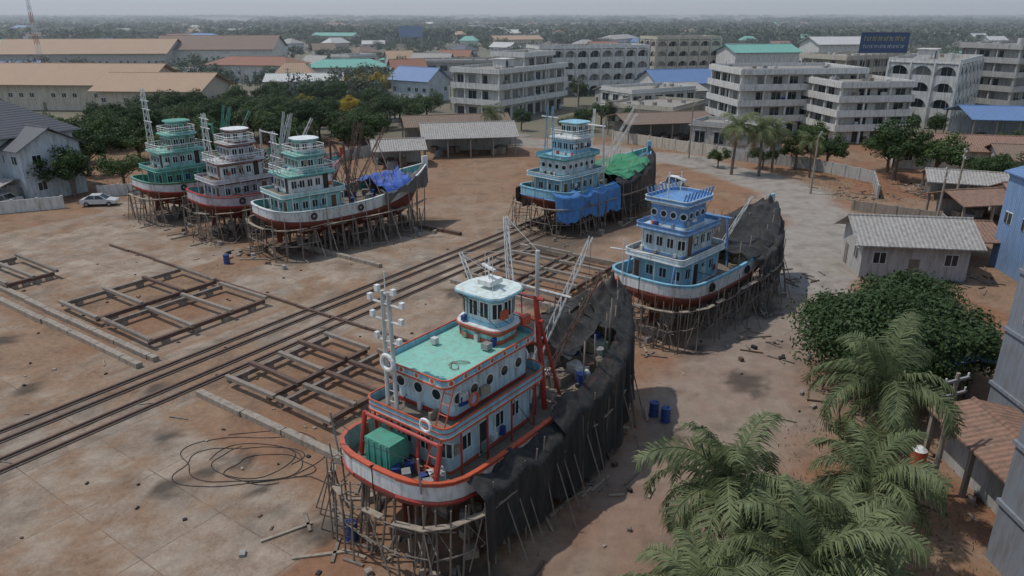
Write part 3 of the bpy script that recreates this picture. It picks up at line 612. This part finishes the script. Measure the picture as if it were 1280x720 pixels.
def block(name,corner,rot,wa,wb,fl,fh=3.4,style='win',wall=wallw,bay=3.2,top=True,trim=None,z0=0,wins=1.0):
    E=empty(name,(corner[0],corner[1],z0),rad(rot)); q=MB(); H=fl*fh; trim=trim or wall
    ins=1.3 if style in('band','arch') else 0
    q.box(ins,wa,ins,wb,0,H,wall)
    faces=[(lambda u,z,o:(u,ins-o,z),wa,(1,0),(0,-1)),(lambda u,z,o:(ins-o,u,z),wb,(0,1),(-1,0)),(lambda u,z,o:(wa+o,u,z),wb,(0,1),(1,0)),(lambda u,z,o:(u,wb+o,z),wa,(1,0),(0,1))]
    wq=MB()
    for fi,(F,Ln,d_,nn) in enumerate(faces):
        nb=max(1,int(Ln/bay)); 
        for i in range(fl):
            for j in range(nb):
                u=Ln*(j+.5)/nb
                if (fi<2 and u<ins+.8) or R.random()>wins: continue
                c=F(u,i*fh+fh*.52,0); w_=bay*R.choice([.3,.3,.36]); hh=fh*.25
                if (i==0 and style!='win' and fi<2) : 
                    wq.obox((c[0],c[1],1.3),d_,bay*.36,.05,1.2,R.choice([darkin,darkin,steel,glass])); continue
                wq.obox(c,d_,w_+.1,.06,hh+.1,dwhite); c2=(c[0]+nn[0]*.05,c[1]+nn[1]*.05,c[2]); wq.obox(c2,d_,w_,.05,hh,R.choice([glass,glass,curt])); c3=(c[0]+nn[0]*.07,c[1]+nn[1]*.07,c[2]); wq.obox(c3,d_,.04,.05,hh,dwhite)
                c4=(c[0]+nn[0]*.15,c[1]+nn[1]*.15,c[2]+hh+.25); wq.obox(c4,d_,w_+.25,.2 ,.05,trim)
                if R.random()<.15: c5=(c[0]+nn[0]*.3+d_[0]*(w_+.6),c[1]+nn[1]*.3+d_[1]*(w_+.6),c[2]-hh); wq.obox(c5,d_,.4,.2,.3,dwhite)
    wq.build('windows',E)
    if style=='band':
        for i in range(1,fl+1):
            z=i*fh
            q.box(-.3,wa+.3,-.3,wb+.3,z-.25,z,trim)
            ph=1.05 if i<fl else .8
            q.box(-.3,wa+.3,-.3,-.12,z+.003,z+ph,trim); q.box(-.3,-.12,-.117,wb+.3,z+.003,z+ph,trim); q.box(wa+.12,wa+.3,-.117,wb+.3,z+.003,z+ph,trim)
            for k in range(int(wa/5)+1):
                u=k*5; 
                if u<wa: q.box(u,u+.35,0,.35,z-fh+.003,z-.253,trim)
            for k in range(1,int(wb/5)+1):
                u=k*5
                if u<wb: q.box(0,.35,u,u+.35,z-fh+.003,z-.253,trim)
            for k in range(int(wa/2.2)):
                if R.random()<.25: u=R.uniform(.5,wa-1); q.box(u,u+R.uniform(.4,1.2),.2,.6,z-fh+.1,z-fh+R.uniform(1,1.8),R.choice([steel,blued,plank,dwhite,rust]))
    elif style=='arch':
        for fi in (0,1):
            F,Ln,d_,nn=faces[fi]; nb=max(1,int(Ln/bay)); w_=Ln/nb
            for i in range(fl):
                for j in range(nb): arch(q,F,j*w_,(j+1)*w_,i*fh+.2+(0 if i==0 else .9),(i+1)*fh-.2,ins+.1,trim)
                if i>0:
                    a=F(0,i*fh-.2,ins+.1);b_=F(Ln,i*fh+1.1,ins-.02); q.box(min(a[0],b_[0]),max(a[0],b_[0]),min(a[1],b_[1]),max(a[1],b_[1]),i*fh-.18,i*fh+1.0,trim)
            for j in range(nb+1):
                a=F(min(Ln-.15,j*w_),0,ins+.25); q.box(a[0]-.2,a[0]+.2,a[1]-.2,a[1]+.2,0,H+.3,trim)
        q.box(-.25,wa+.05,-.25,wb+.05,H+.01,H+.25,trim)
    else:
        for i in range(1,fl): q.box(-.12,wa+.12,-.12,wb+.12,i*fh-.1,i*fh+.1,trim)
        q.box(-.35,wa+.35,-.35,wb+.35,H,H+.18,trim)
    q.box(.3,wa-.3,.3,wb-.3,H+.252,H+.3,froof)
    for (a0,a1,b0,b1) in ((0,wa,0,.2),(0,wa,wb-.2,wb),(0,.2,.203,wb-.203),(wa-.2,wa,.203,wb-.203)): q.box(a0,a1,b0,b1,H+.255,H+.95,trim)
    if top:
        for k in range(3):
            u=R.uniform(.15,.8)*wa; v=R.uniform(.2,.7)*wb
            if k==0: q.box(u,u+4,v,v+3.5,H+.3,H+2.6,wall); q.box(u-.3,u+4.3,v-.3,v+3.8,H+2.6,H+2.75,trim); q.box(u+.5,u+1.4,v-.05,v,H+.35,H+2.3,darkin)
            else: q.rod((u,v,H+.3),(u,v,H+1.9),.7,R.choice([steel,dwhite,blued]),12)
    for k in range(6): u=R.uniform(0.05,.9)*wa;v=R.uniform(.1,.9)*wb; q.rod((u,v,H+.3),(u,v,H+1.8),.04,steel,4); q.box(u+.5,u+1.3,v-.4,v+.3,H+.3,H+1.0,R.choice([dwhite,steel,conc]))
    q.build('walls_and_roof',E); return E
def gable(name,c,rot,wx,wy,h,rh,wall,roofm,over=.6,openw=False,hip=0,floors=1):
    E=empty(name,(c[0],c[1],0),rad(rot)); q=MB(); x=wx/2;y=wy/2
    if openw:
        nbx=max(2,int(wx/4))
        for i in range(nbx+1):
            for s_ in (-1,1): px_=-x+wx*i/nbx; q.box(px_-.12,px_+.12,s_*y-.12,s_*y+.12,0,h,conc)
        q.box(-x+.2,x-.2,-.1+y*.6,y*.6,0,h*.8,wall)
        for k in range(int(wx*wy/12)):
            u=R.uniform(-x*.85,x*.85);v=R.uniform(-y*.8,y*.5); q.obox((u,v,.5),(R.random(),1),R.uniform(.3,1),R.uniform(.3,.7),.5,R.choice([plank,steel,conc,rust,wood]))
    else:
        q.add([(-x,-y,0),(x,-y,0),(x,y,0),(-x,y,0),(-x,-y,h),(x,-y,h),(x,y,h),(-x,y,h),(-x,0,h+(0 if hip else rh*.93)),(x,0,h+(0 if hip else rh*.93))],[(0,1,5,4),(1,2,6,9,5),(2,3,7,6),(3,0,4,8,7)],wall)
        fh=h/floors
        for s_ in (-1,1):
            for (Ln,d_) in ((wx,(1,0)),(wy,(0,1))):
                nb=max(1,int(Ln/2.8))
                for f in range(floors):
                    for j in range(nb):
                        u=-Ln/2+Ln*(j+.5)/nb; cc_=(u,s_*y) if d_[0] else (s_*x,u); z=f*fh+fh*.55
                        if j%4==1 and f==0: q.obox((*cc_,1.05),d_,.45,.05,1.0,R.choice([wood,steel])) ; continue
                        q.obox((*cc_,z),d_,.62,.05,.6,white); q.obox((cc_[0]+(0 if d_[0] else s_*.04),cc_[1]+(s_*.04 if d_[0] else 0),z),d_,.54,.05,.52,glass); q.obox((cc_[0]+(0 if d_[0] else s_*.06),cc_[1]+(s_*.06 if d_[0] else 0),z),d_,.03,.05,.52,white)
    q.build('walls',E); r=MB(); X=x+over;Y=y+over; ez=h-rh*over/y; t=.12
    hx=X-hip*Y
    v=[(-X,-Y,ez),(X,-Y,ez),(X,Y,ez),(-X,Y,ez),(-hx,0,h+rh),(hx,0,h+rh)]
    v2=[(a,b_,z+t) for a,b_,z in v]
    r.add(v+v2,[(6,7,11,10),(8,9,10,11),(1,0,4,5),(3,2,5,4),(0,1,7,6),(2,3,9,8)]+([(7,8,11),(9,6,10),(0,3,9,6),(1,7,8,2)] if hip else [(0,6,10,4),(9,3,4,10),(1,5,11,7),(2,8,11,5)]),roofm)
    r.rod((-hx,0,h+rh+t),(hx,0,h+rh+t),.13,roofm,6)
    r.build('roof',E); return E
rgrey=M('corrugated_grey_roof',(.36,.34,.31),.7,.2,.4,corr=.8,dirt=.45,dcol=(.2,.16,.13)); rrust=M('rusty_corrugated_roof',(.28,.16,.11),.85,.3,.5,corr=.8,dirt=.5,dcol=(.12,.09,.07)); rtan=M('tan_sheet_roof',(.40,.265,.165),.75,.12,.2,corr=.6,dirt=.3,dcol=(.28,.19,.13)); rblue=M('blue_sheet_roof',(.12,.22,.42),.5,.12,.3,corr=.7,dirt=.25); rdark=M('dark_tile_roof',(.1,.105,.12),.7,.25,.6,corr=.9,dirt=.2); rwhite=M('light_sheet_roof',(.53,.53,.5),.6,.12,.3,corr=.6,dirt=.35,dcol=(.34,.3,.25)); rgreen=M('green_sheet_roof',(.16,.42,.34),.6,.15,.3,corr=.6,dirt=.25); rred=M('red_tile_roof',(.3,.13,.08),.8,.2,.5,corr=.8,dirt=.3); rbrown=M('brown_tile_roof',(.22,.15,.11),.8,.2,.5,corr=.8,dirt=.4)
block('white_apartment_building',(-3,174),55,30,14,3,3.6,'band',wallw,top=True)
block('white_apartment_building',(3,190),55,14,10,4,3.4,'band',wallw,top=False)
block('white_concrete_office_building',(46,152),8,27,16,4,3.1,'band',wallw,top=False)
block('white_concrete_office_building',(62,142),8,15,14,4,2.7,'band',wallw,top=False)
block('arched_shophouse_row',(8,226),18,36,12,4,3.4,'arch',wallw,bay=4,top=False)
block('arched_shophouse_row',(47,250),18,24,12,5,3.1,'arch',wallc,bay=4,top=False)
block('arched_shophouse_row',(94,160),50,26,14,4,3.4,'arch',wallw,bay=3.8)
block('concrete_shophouse',(118,178),30,40,14,5,3.2,'band',wallg)
block('concrete_shophouse',(84,192),30,26,14,4,3.2,'band',wallc,top=False)
block('warehouse_block',(-30,266),10,62,16,2,3.6,'win',wallg,bay=4,top=False)
block('flat_roof_workshop',(34,158),55,18,16,1,4.2,'win',wallc,top=False)
block('flat_roof_workshop',(46,131),55,8,15,1,4.0,'win',wallg,top=False)
block('flat_roof_workshop',(28,176),30,20,12,2,3.0,'win',wallw,top=False)
gable('market_shed_roof',(30,150),12,18,12,3.8,1.2,wallg,rbrown,.6,openw=True); gable('market_shed_roof',(36,196),20,26,12,5,1.5,wallg,rgrey,.6)
E=empty('rooftop_sign',(85,176,0),rad(0)); q=MB(); q.box(-5.5,5.5,-.1,.1,15.2,19.6,M('navy_sign_board',(.015,.05,.13),.5,.1,dirt=.1)); q.box(-5.65,5.65,-.2,-.12,15.05,15.2,steel); q.box(-5.65,5.65,-.2,-.12,19.6,19.75,steel)
ys=M('yellow_letters',(.5,.4,.08),.6,.1,dirt=0)
for (z,hh,m_,nn_) in ((18.2,.45,ys,15),(16.5,.3,dwhite,19)):
    for k in range(nn_):
        u=-4.8+9.6*(k+.5)/nn_; q.box(u-.2,u-.12,-.14,-.11,z-hh,z+hh,m_); 
        if k%3!=1: q.box(u-.119,u+.12,-.14,-.11,z+hh-.14,z+hh,m_)
        if k%2: q.box(u+.121,u+.19,-.14,-.11,z-hh*.9,z+hh,m_)
        if k%4==0: q.box(u-.1,u+.1,-.14,-.11,z+hh+.12,z+hh+.2,m_)
for k in range(7): q.rod((-5.2+k*1.73,.2,0),(-5.2+k*1.73,.2,19.5),.09,steel,5); q.rod((-5.2+k*1.73,2.5,8),(-5.2+k*1.73,.2,18),.07,steel,5)
q.build('board_and_frame',E)
E=empty('billboard',(-68,520,0),0); q=MB(); q.box(-8,8,-.2,.2,8,15,rblue)
for k in (-7,0,7): q.rod((k,.5,0),(k,.5,15),.3,steel,6)
q.build('board',E)
gable('white_two_storey_house',(-73.5,105),-30,17,12,8.8,3.8,wallb,rdark,1.0,hip=.8,floors=2)
gable('house_porch',(-65,100.5),-30,6,8,7.2,2.2,wallb,rdark,.7,floors=2)
gable('carport',(-70,95.5),-5,8,6,2.7,.5,wallw,rgrey,.4,openw=True)
gable('school_hall',(-132,205),-4,78,20,7,4,wallc,rtan,1.5)
gable('school_hall',(-90,196),-4,26,18,6,3.2,wallc,rtan,1.5)
gable('long_warehouse',(-180,330),5,70,30,8,5,wallg,rtan,1)
gable('long_warehouse',(-130,345),5,50,30,9,5,wallw,rbrown,1)
gable('long_shed',(-62,228),8,22,12,5,1.6,wallg,rwhite,.6)
gable('open_workshop_shed',(-8,133),10,16,9,3.6,1.8,wallg,rgrey,.6,openw=True)
gable('open_workshop_shed',(-19,122),14,8,6,3.0,1.2,wallg,rgrey,.5,openw=True)
gable('open_workshop_shed',(-11,145),14,20,8,3.8,1.4,wallg,rbrown,.5,openw=True)
gable('small_grey_house',(38.6,68.8),-8,9.6,6.2,3.8,1.5,wallg,rgrey,.9)
gable('workshop_lean_to',(46.5,74),-8,6,8,2.6,.9,wallg,rrust,.5,openw=True)
gable('rusty_roof_shed',(76,121),-15,24,10,3.4,1.6,wallc,rrust,.7); gable('rusty_roof_shed',(84,112),-15,18,9,3.2,1.5,wallg,rbrown,.7); gable('rusty_roof_shed',(62,99),-20,9,6,2.6,1.0,wallg,rgrey,.5,openw=True); gable('rusty_roof_shed',(57,88),10,8,6,2.6,1.0,wallg,rrust,.5,openw=True); gable('rusty_roof_shed',(66,88),-12,10,7,3,1.2,wallc,rrust,.5)
gable('blue_roof_warehouse',(101,146),-10,24,14,5,1.6,wallb,rblue,.8,openw=True)
gable('blue_roof_hall',(48,212),15,22,14,6,3,wallw,rblue,.7); gable('green_roof_hall',(80,250),10,22,14,12,2.0,wallw,rgreen,.7); gable('green_roof_hall',(115,262),10,30,12,14,2,wallw,rwhite,.7)
gable('blue_clad_shed',(53.5,57),86,26,12,9.5,1.8,M('blue_corrugated_wall',(.2,.32,.52),.6,.12,corr=1.2,dirt=.2),rblue,.4)
gwall=M('blue_grey_wall',(.2,.22,.25),.8,.1,dirt=.3)
block('grey_apartment_block',(28.4,38.5),-90,9,14,4,3.5,'win',gwall,top=False,wins=.15)
block('grey_apartment_block',(22.3,27.8),-90,20,12,4,3.1,'win',gwall,top=False,wins=.15)
gable('rusty_roof_shop',(26,32.3),90,7.5,4.4,3.0,.5,wallg,rrust,.3,openw=True); gable('blue_roof_lean_to',(28.6,43),90,5,3.2,3.6,.4,wallg,rblue,.2,openw=True)
def wallrun(pts,hh,mat,name='boundary_wall'):
    q=MB()
    for a,b_ in zip(pts[:-1],pts[1:]):
        a=Vector(a);b_=Vector(b_);L_=(b_-a).length;d_=(b_-a)/L_;k=int(L_/3)+1
        q.obox(((a.x+b_.x)/2,(a.y+b_.y)/2,hh/2),d_,L_/2,.07,hh/2,mat)
        for i in range(k+1): p=a+d_*L_*i/k; q.obox((p.x,p.y,hh/2+.06),d_,.14,.14,hh/2+.06,mat)
    q.build(name)
wallrun([(-66,89.5),(-58.5,93)],1.6,wallw); wallrun([(-57,99),(-50,102),(-46,108)],1.6,wallw); wallrun([(-46,108),(-30,124),(-22,136)],1.8,wallg); wallrun([(38,126),(48,119),(54,108),(50,98)],1.8,wallg); wallrun([(20,146),(38,127)],2,wallc); wallrun([(44,92),(52,86),(50,78)],1.3,conc)
# ---------------------------------------------------------------- vegetation
lf=leafmat('broadleaf_foliage',(.018,.038,.013),(.085,.125,.04)); lf2=leafmat('dark_foliage',(.014,.032,.011),(.062,.1,.034)); lfar=leafmat('far_foliage_hazed',(.04,.055,.038),(.095,.12,.07),.1,.08); lyel=leafmat('yellow_blossom_foliage',(.08,.09,.01),(.5,.34,.03)); pl=leafmat('palm_leaf',(.06,.085,.035),(.22,.25,.12),.35,.6); pld=leafmat('dry_palm_leaf',(.14,.1,.05),(.28,.2,.11),.2,.6)  # lfar: distance haze painted into the leaf colour, greyer and lighter
lhor=leafmat('horizon_foliage_hazed',(.06,.08,.06),(.1,.125,.09),.1,.02)  # paler again: aerial haze mixed into the leaf colour near the horizon
def leaves(q,rs,c,r,n_,sz,mat,flat=.75):
    for i in range(n_):
        v=Vector((rs.gauss(0,1),rs.gauss(0,1),rs.gauss(0,1))).normalized(); rr_=r*(rs.random()**.35); p=Vector(c)+Vector((v.x*rr_,v.y*rr_,v.z*rr_*flat))
        nn=(v+Vector((rs.gauss(0,.5),rs.gauss(0,.5),rs.gauss(.4,.5)))).normalized(); a=nn.orthogonal().normalized(); a.rotate(Matrix.Rotation(rs.uniform(0,6.28),3,nn)); b_=nn.cross(a); s_=sz*rs.uniform(.6,1.3)
        q.add([tuple(p-a*s_),tuple(p-b_*s_*.5+a*s_*.1),tuple(p+a*s_),tuple(p+b_*s_*.5+a*s_*.1)],[(0,1,2,3)],mat)
def treemesh(name,seed,h,w,ncl,nl,sz,mat,trunk=.3):
    rs=random.Random(seed); q=MB(); q.rod((0,0,-.1),(.15,.1,h*.45),trunk,bark,8,trunk*.65)
    for i in range(ncl):
        a=rs.uniform(0,6.28); rr_=w/2*math.sqrt(rs.random())*.85; z=h*(.42+.48*rs.random()*(1-.5*(rr_/(w/2))**2)); c=(rr_*math.cos(a),rr_*math.sin(a),z); 
        if i%3==0: q.rod((.1,.1,h*rs.uniform(.25,.42)),c,trunk*.35,bark,5,.04)
        leaves(q,rs,c,w*rs.uniform(.11,.2),nl,sz,mat)
    return q.mesh(name)
tms=[treemesh('tree_a',1,8,8,26,170,.2,lf),treemesh('tree_b',2,9,7,26,170,.2,lf2),treemesh('tree_c',3,7,8.5,24,180,.2,lf),treemesh('tree_y',5,7,6,20,150,.19,lyel)]
def inst(name,me,x,y,s=1,rz=None,par=None,sz=None):
    o=bpy.data.objects.new(name,me); o.location=(x,y,0); o.scale=(s,s,sz or s); o.rotation_euler=(0,0,R.uniform(0,6.28) if rz is None else rz); sc.collection.objects.link(o)
    if par: o.parent=par
    return o
for (x,y,s,k) in ((-63,100,.95,0),(-60,98.5,.85,1),(-56,104,.8,2),(-66,113,.9,1),(58,110,1.15,1),(63,108,1.05,0),(51,118,.8,0),(46,118,.75,1),(41,119,.55,2),(68,103,.75,2),(34,120,.45,0),(73,106,.7,0),(-29,130,.8,1),(60,116,.9,2),(54,134,.8,0),(24,154,.7,1),(16,160,.7,0),(12,152,.6,2),(20,166,.8,0),(2,160,.6,1),(80,152,.7,0),(86,150,.6,1),(26,198,.9,0),(18,204,.9,1),(60,205,1,0),(70,200,.9,2),(64,182,.9,1)):
    inst('broadleaf_tree',tms[k],x,y,s)
big=treemesh('big_tree',11,6.6,12.5,88,420,.15,lf2,.4)
inst('rain_tree',big,26.0,44.6,1.0,0); inst('rain_tree',treemesh('big_tree2',12,5.8,9,46,380,.15,lf,.3),29.6,50.5,1,0); inst('rain_tree',tms[1],22.4,39.8,.7,0); inst('rain_tree',tms[0],24.6,50.8,.6,0)
for (x,y,s) in ((20.3,36.5,.45),(35,60,.5),(33,47,.55)): inst('shrub',tms[2],x,y,s,sz=s*.7)
TR=empty('tree_belt')
occupied=[(-8,133,16),(-19,122,8),(-11,145,14),(4,185,22),(57,150,28)]
def ok(x,y):
    for (a,b_,r) in occupied:
        if math.hypot(x-a,y-b_)<r: return False
    return True
for i in range(170):
    x=R.uniform(-88,-18); y=R.uniform(118,196)
    if y<118+ max(0,(x+50))*.6 or not ok(x,y) or (x<-75 and y>175): continue
    inst('belt_tree',tms[3] if i%37==0 else tms[i%3],x,y,R.uniform(.6,1.0),par=TR)
for i in range(60):
    x=R.uniform(62,140);y=R.uniform(96,140)
    if abs(x-80)<16 and 104<y<128: continue
    if y>134 and x<115: continue
    inst('belt_tree',tms[i%3],x,y,R.uniform(.4,.75),par=TR)
for (x,y) in ((-42,215),(-38,219),(-46,222)): inst('yellow_flowering_tree',tms[3],x,y,1.2)
FT=empty('distant_trees')
fms=[]
for k in range(3):
    rs=random.Random(40+k); q=MB()
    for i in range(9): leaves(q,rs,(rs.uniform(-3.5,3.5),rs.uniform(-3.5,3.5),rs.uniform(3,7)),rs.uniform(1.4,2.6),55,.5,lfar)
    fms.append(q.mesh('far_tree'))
gms=[]
for k in range(2):
    rs=random.Random(60+k); q=MB()
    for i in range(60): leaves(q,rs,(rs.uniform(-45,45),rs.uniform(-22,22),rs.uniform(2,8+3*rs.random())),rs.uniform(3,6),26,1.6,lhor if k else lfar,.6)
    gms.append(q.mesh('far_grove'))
houses=[]
rh=random.Random(5)
roofs=[rgrey,rgrey,rrust,rwhite,rred,rbrown,rblue,rtan,rwhite,rdark,rgreen]
walls=[wallw,wallg,wallc,wallb]
for i in range(260):
    y=190*math.exp(rh.random()*1.9); x=rh.uniform(-.78,.78)*y
    if (-175<x<-70 and y<245) or (abs(x)<28 and y<215) or (15<x<150 and y<275) or (-100<x<-10 and y<205) or (-225<x<-100 and 300<y<370) or(-35<x<45 and 218<y<290): continue
    if any(math.hypot(x-a,y-b_)<20 for a,b_ in houses): continue
    houses.append((x,y)); big_=rh.random()<.28
    if rh.random()<.14: block('concrete_shophouse',(x,y),rh.choice([20,55,-35,10]),rh.uniform(12,26),11,rh.choice([2,2,3]),3.3,'win',rh.choice([wallw,wallw,wallg,wallc]),top=False,bay=4)
    else: gable('house' if not big_ else 'warehouse',(x,y),rh.choice([-35,55,20,10,-10]),rh.uniform(10,16)*(2.4 if big_ else 1),rh.uniform(8,11)*(1.6 if big_ else 1),rh.choice([3.5,6.2,6.2]),rh.uniform(1.8,3),rh.choice(walls),rh.choice(roofs),.8,hip=0 if rh.random()<.5 else .7,floors=1)
for i in range(2700):
    y=205*math.exp(R.random()*1.55); x=R.uniform(-.8,.8)*y
    if nz(x*.012,y*.012,4)<-.12 and R.random()<.75: continue
    if (-175<x<-70 and y<235) or (-25<x<30 and y<222) or (15<x<150 and y<265) or (-220<x<-100 and 305<y<365) or (-34<x<42 and 252<y<285): continue
    if any(abs(x-a)<10 and -20<y-b_<9 for a,b_ in houses): continue
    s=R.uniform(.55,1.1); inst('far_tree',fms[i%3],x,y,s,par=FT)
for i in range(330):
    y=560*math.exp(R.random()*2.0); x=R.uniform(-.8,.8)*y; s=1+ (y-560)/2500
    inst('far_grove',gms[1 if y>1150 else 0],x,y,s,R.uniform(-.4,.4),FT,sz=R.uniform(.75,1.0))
def palmmesh(name,seed,h,fl,nf,nl,lean=.5):
    rs=random.Random(seed); q=MB(); pts=[Vector((lean*(i/8)**1.6,0,h*i/8)) for i in range(9)]
    for i in range(8): q.rod(pts[i],pts[i+1],.2-.07*i/8,bark,8,.2-.07*(i+1)/8+.01)
    c=pts[-1]
    for k in range(7): a=k*.9; q.rod(c+Vector((.2*math.cos(a),.2*math.sin(a),-.35)),c+Vector((.32*math.cos(a),.32*math.sin(a),-.55)),.13,greenp,6)
    for f in range(nf):
        mt=pld if f>=nf-3 else pl
        a=f*2.399+rs.uniform(-.3,.3); el=rad(80-108*(f/nf)+rs.uniform(-14,14)); L_=fl*rs.uniform(.8,1.15); d_=Vector((math.cos(a),math.sin(a),0)); side=Vector((-d_.y,d_.x,0))
        P=[c.copy()]; e=el; st=L_/14; tw=rs.uniform(-.6,.6); az=rs.uniform(-.03,.03)
        for i in range(14):
            P.append(P[-1]+(d_*math.cos(e)+side*az*i+Vector((0,0,math.sin(e))))*st); e-= (.08+.012*i)*(.8+.5*math.cos(el))*rs.uniform(.9,1.1)
        q.path(P[:13],.03,mt,3)
        for i in range(nl):
            t=.08+.92*i/nl; k=min(13,int(t*14)); fr=t*14-k; p=P[k].lerp(P[k+1],fr); dr=(P[k+1]-P[k]).normalized(); up=side.cross(dr).normalized(); ll=fl*.27*math.sin(math.pi*min(1,(t*.8+.14)))**.6
            for s_ in (-1,1):
                if rs.random()<.1: continue
                l2=ll*rs.uniform(.65,1.15)
                sd=(side*s_*math.cos(tw*.5)+up*math.sin(tw)*s_).normalized()
                dd=(sd*.75+dr*.6+Vector((rs.gauss(0,.1),rs.gauss(0,.1),-.1+rs.gauss(0,.14)))).normalized(); m1=p+dd*l2*.5; m2=m1+(dd*.75+Vector((0,0,-.65))).normalized()*l2*.5; wv=dr*.03*fl/3.5
                q.add([tuple(p-wv*.6),tuple(p+wv*.6),tuple(m1+wv),tuple(m2),tuple(m1-wv)],[(0,1,2,4),(4,2,3)],mt)
    return q.mesh(name)
pA=palmmesh('palm_a',1,7,4.3,27,80); pB=palmmesh('palm_b',2,5.6,4.6,28,86,.9); pC=palmmesh('palm_c',3,5.8,3.6,22,50,.3); pD=palmmesh('palm_d',8,5.0,4.3,26,82,.5)
for (x,y,s,m_,r_) in ((17.7,30.8,1,pA,1),(9.4,24.4,1.0,pB,2.2),(12.9,23.0,1.0,pD,4),(6.4,20.4,.95,pD,5.3),(15.2,26.6,.95,pD,.5),(10.0,20.2,.95,pB,1.1),(34.5,114,1.25,pC,0),(38.5,113,1.2,pC,2),(41.5,116,1.1,pC,4),(-4,141,1.0,pC,1),(46,112,.9,pC,3)):
    inst('coconut_palm',m_,x,y,s,r_)
q=MB(); rs=random.Random(9); gr=leafmat('roadside_grass',(.06,.07,.025),(.17,.15,.07))
for i in range(4200):
    k=rs.random()
    if k<.4: x=rs.gauss(17,2.5)+rs.uniform(-1,4);y=rs.uniform(20,40); x+= (y-30)*.35
    elif k<.75: x=rs.uniform(44,62);y=rs.uniform(96,116)
    else: x=rs.uniform(-62,-44);y=rs.uniform(103,112)
    a=rs.uniform(0,6.28);hh=rs.uniform(.08,.28); q.add([(x,y,0),(x+.07*math.cos(a),y+.07*math.sin(a),0),(x+rs.gauss(0,.12),y+rs.gauss(0,.12),hh)],[(0,1,2)],gr)
q.build('grass')
def pole(x,y,hh,ang=0,name='utility_pole'):
    q=MB(); q.rod((0,0,0),(0,0,hh),.16,conc,8,.1)
    if name=='utility_pole':
        for z in (hh-.4,hh-1.2): q.box(-.9,.9,-.06,.06,z-.06,z+.06,steel); [q.rod((k,0,z+.06),(k,0,z+.25),.05,white,6) for k in (-.8,0,.8)]
    else: q.rod((0,0,hh),(1.6,0,hh+.4),.05,steel,5); q.box(1.3,2.1,-.12,.12,hh+.34,hh+.44,steel)
    q.build(name,None,(x,y,0),ang)
pole(22.2,32.5,7.2,.4); pole(42,101,8,1,'street_lamp'); pole(31,128,9,1,'street_lamp'); pole(57,92,8,1.2); pole(48,80,8,1.2)
for k in range(9): pole(-112+k*16,238-k*7,9,.4)
for k in range(5): pole(60+k*22,182+k*8,9,.4)
q=MB(); 
for k in range(11):
    z=k*4; m_=red if k%2 else white; w_=.8-.06*k
    for (i,j) in ((-1,-1),(1,-1),(1,1),(-1,1)): q.rod((i*w_,j*w_,z),(i*(w_-.06),j*(w_-.06),z+4),.09,m_,4)
    for (i,j,a,b_) in ((-1,-1,1,-1),(1,-1,1,1),(1,1,-1,1),(-1,1,-1,-1)): q.rod((i*w_,j*w_,z),(a*w_,b_*w_,z+4),.05,m_,4)
q.build('radio_mast',None,(-185,300,0))
q=MB(); q.rod((0,0,0),(0,0,1.0),.45,orange,14,.42); q.rod((0,0,1.0),(0,0,1.2),.42,white,14,.15); q.build('water_tank',None,(22.9,35.2,0))
q=MB(); q.rod((0,0,0),(0,0,1.1),.4,white,14,.38); q.rod((0,0,1.1),(0,0,1.25),.38,white,14,.15); q.build('water_tank',None,(22.4,36.6,0))
# ---------------------------------------------------------------- atmosphere: real scattering haze over the town
hm=bpy.data.materials.new('humid_air'); hm.use_nodes=True; hn=hm.node_tree.nodes; hn.remove(hn['Principled BSDF']); vsn=hn.new('ShaderNodeVolumeScatter'); vsn.inputs['Density'].default_value=.00042; vsn.inputs['Color'].default_value=(.93,.97,1,1); vsn.inputs['Anisotropy'].default_value=.2
hm.node_tree.links.new(vsn.outputs[0],hn['Material Output'].inputs['Volume'])
q=MB(); q.box(-5000,5000,125,7000,-5,90,hm); q.build('haze')
# ---------------------------------------------------------------- light, sky, camera
w=bpy.data.worlds.new('World'); sc.world=w; w.use_nodes=True; nt=w.node_tree; bg=nt.nodes['Background']; sk=nt.nodes.new('ShaderNodeTexSky'); sk.sky_type='NISHITA'; sk.sun_disc=False
el=rad(63); az=rad(-82); sk.sun_elevation=el; sk.sun_rotation=az; sk.dust_density=.4; sk.air_density=1.2; sk.ozone_density=2.5
tcw=nt.nodes.new('ShaderNodeTexCoord'); sx=nt.nodes.new('ShaderNodeSeparateXYZ'); nt.links.new(tcw.outputs['Generated'],sx.inputs[0]); mr=nt.nodes.new('ShaderNodeMapRange'); mr.interpolation_type='SMOOTHSTEP'
nt.links.new(sx.outputs['Z'],mr.inputs['Value']); mr.inputs['From Min'].default_value=-.02; mr.inputs['From Max'].default_value=.5; mr.inputs['To Min'].default_value=.95; mr.inputs['To Max'].default_value=.3
mw=nt.nodes.new('ShaderNodeMix'); mw.data_type='RGBA'; nt.links.new(mr.outputs['Result'],mw.inputs[0]); nt.links.new(sk.outputs[0],mw.inputs[6]); mw.inputs[7].default_value=(4.4,4.95,5.4,1); nt.links.new(mw.outputs[2],bg.inputs[0]); bg.inputs[1].default_value=.135
sun=bpy.data.lights.new('sun','SUN'); sun.energy=2.6; sun.angle=rad(1.0); sun.color=(1,.96,.9); so=bpy.data.objects.new('sun',sun); sc.collection.objects.link(so)
dv=Vector((math.sin(az)*math.cos(el),math.cos(az)*math.cos(el),math.sin(el))); so.rotation_euler=dv.to_track_quat('Z','Y').to_euler()
cam=bpy.data.cameras.new('camera'); co=bpy.data.objects.new('camera',cam); sc.collection.objects.link(co); co.location=(0,0,24); co.rotation_euler=(rad(90-20.7),0,0); cam.sensor_width=36; cam.lens=18/math.tan(rad(35)); cam.clip_end=20000; cam.clip_start=.5
sc.camera=co
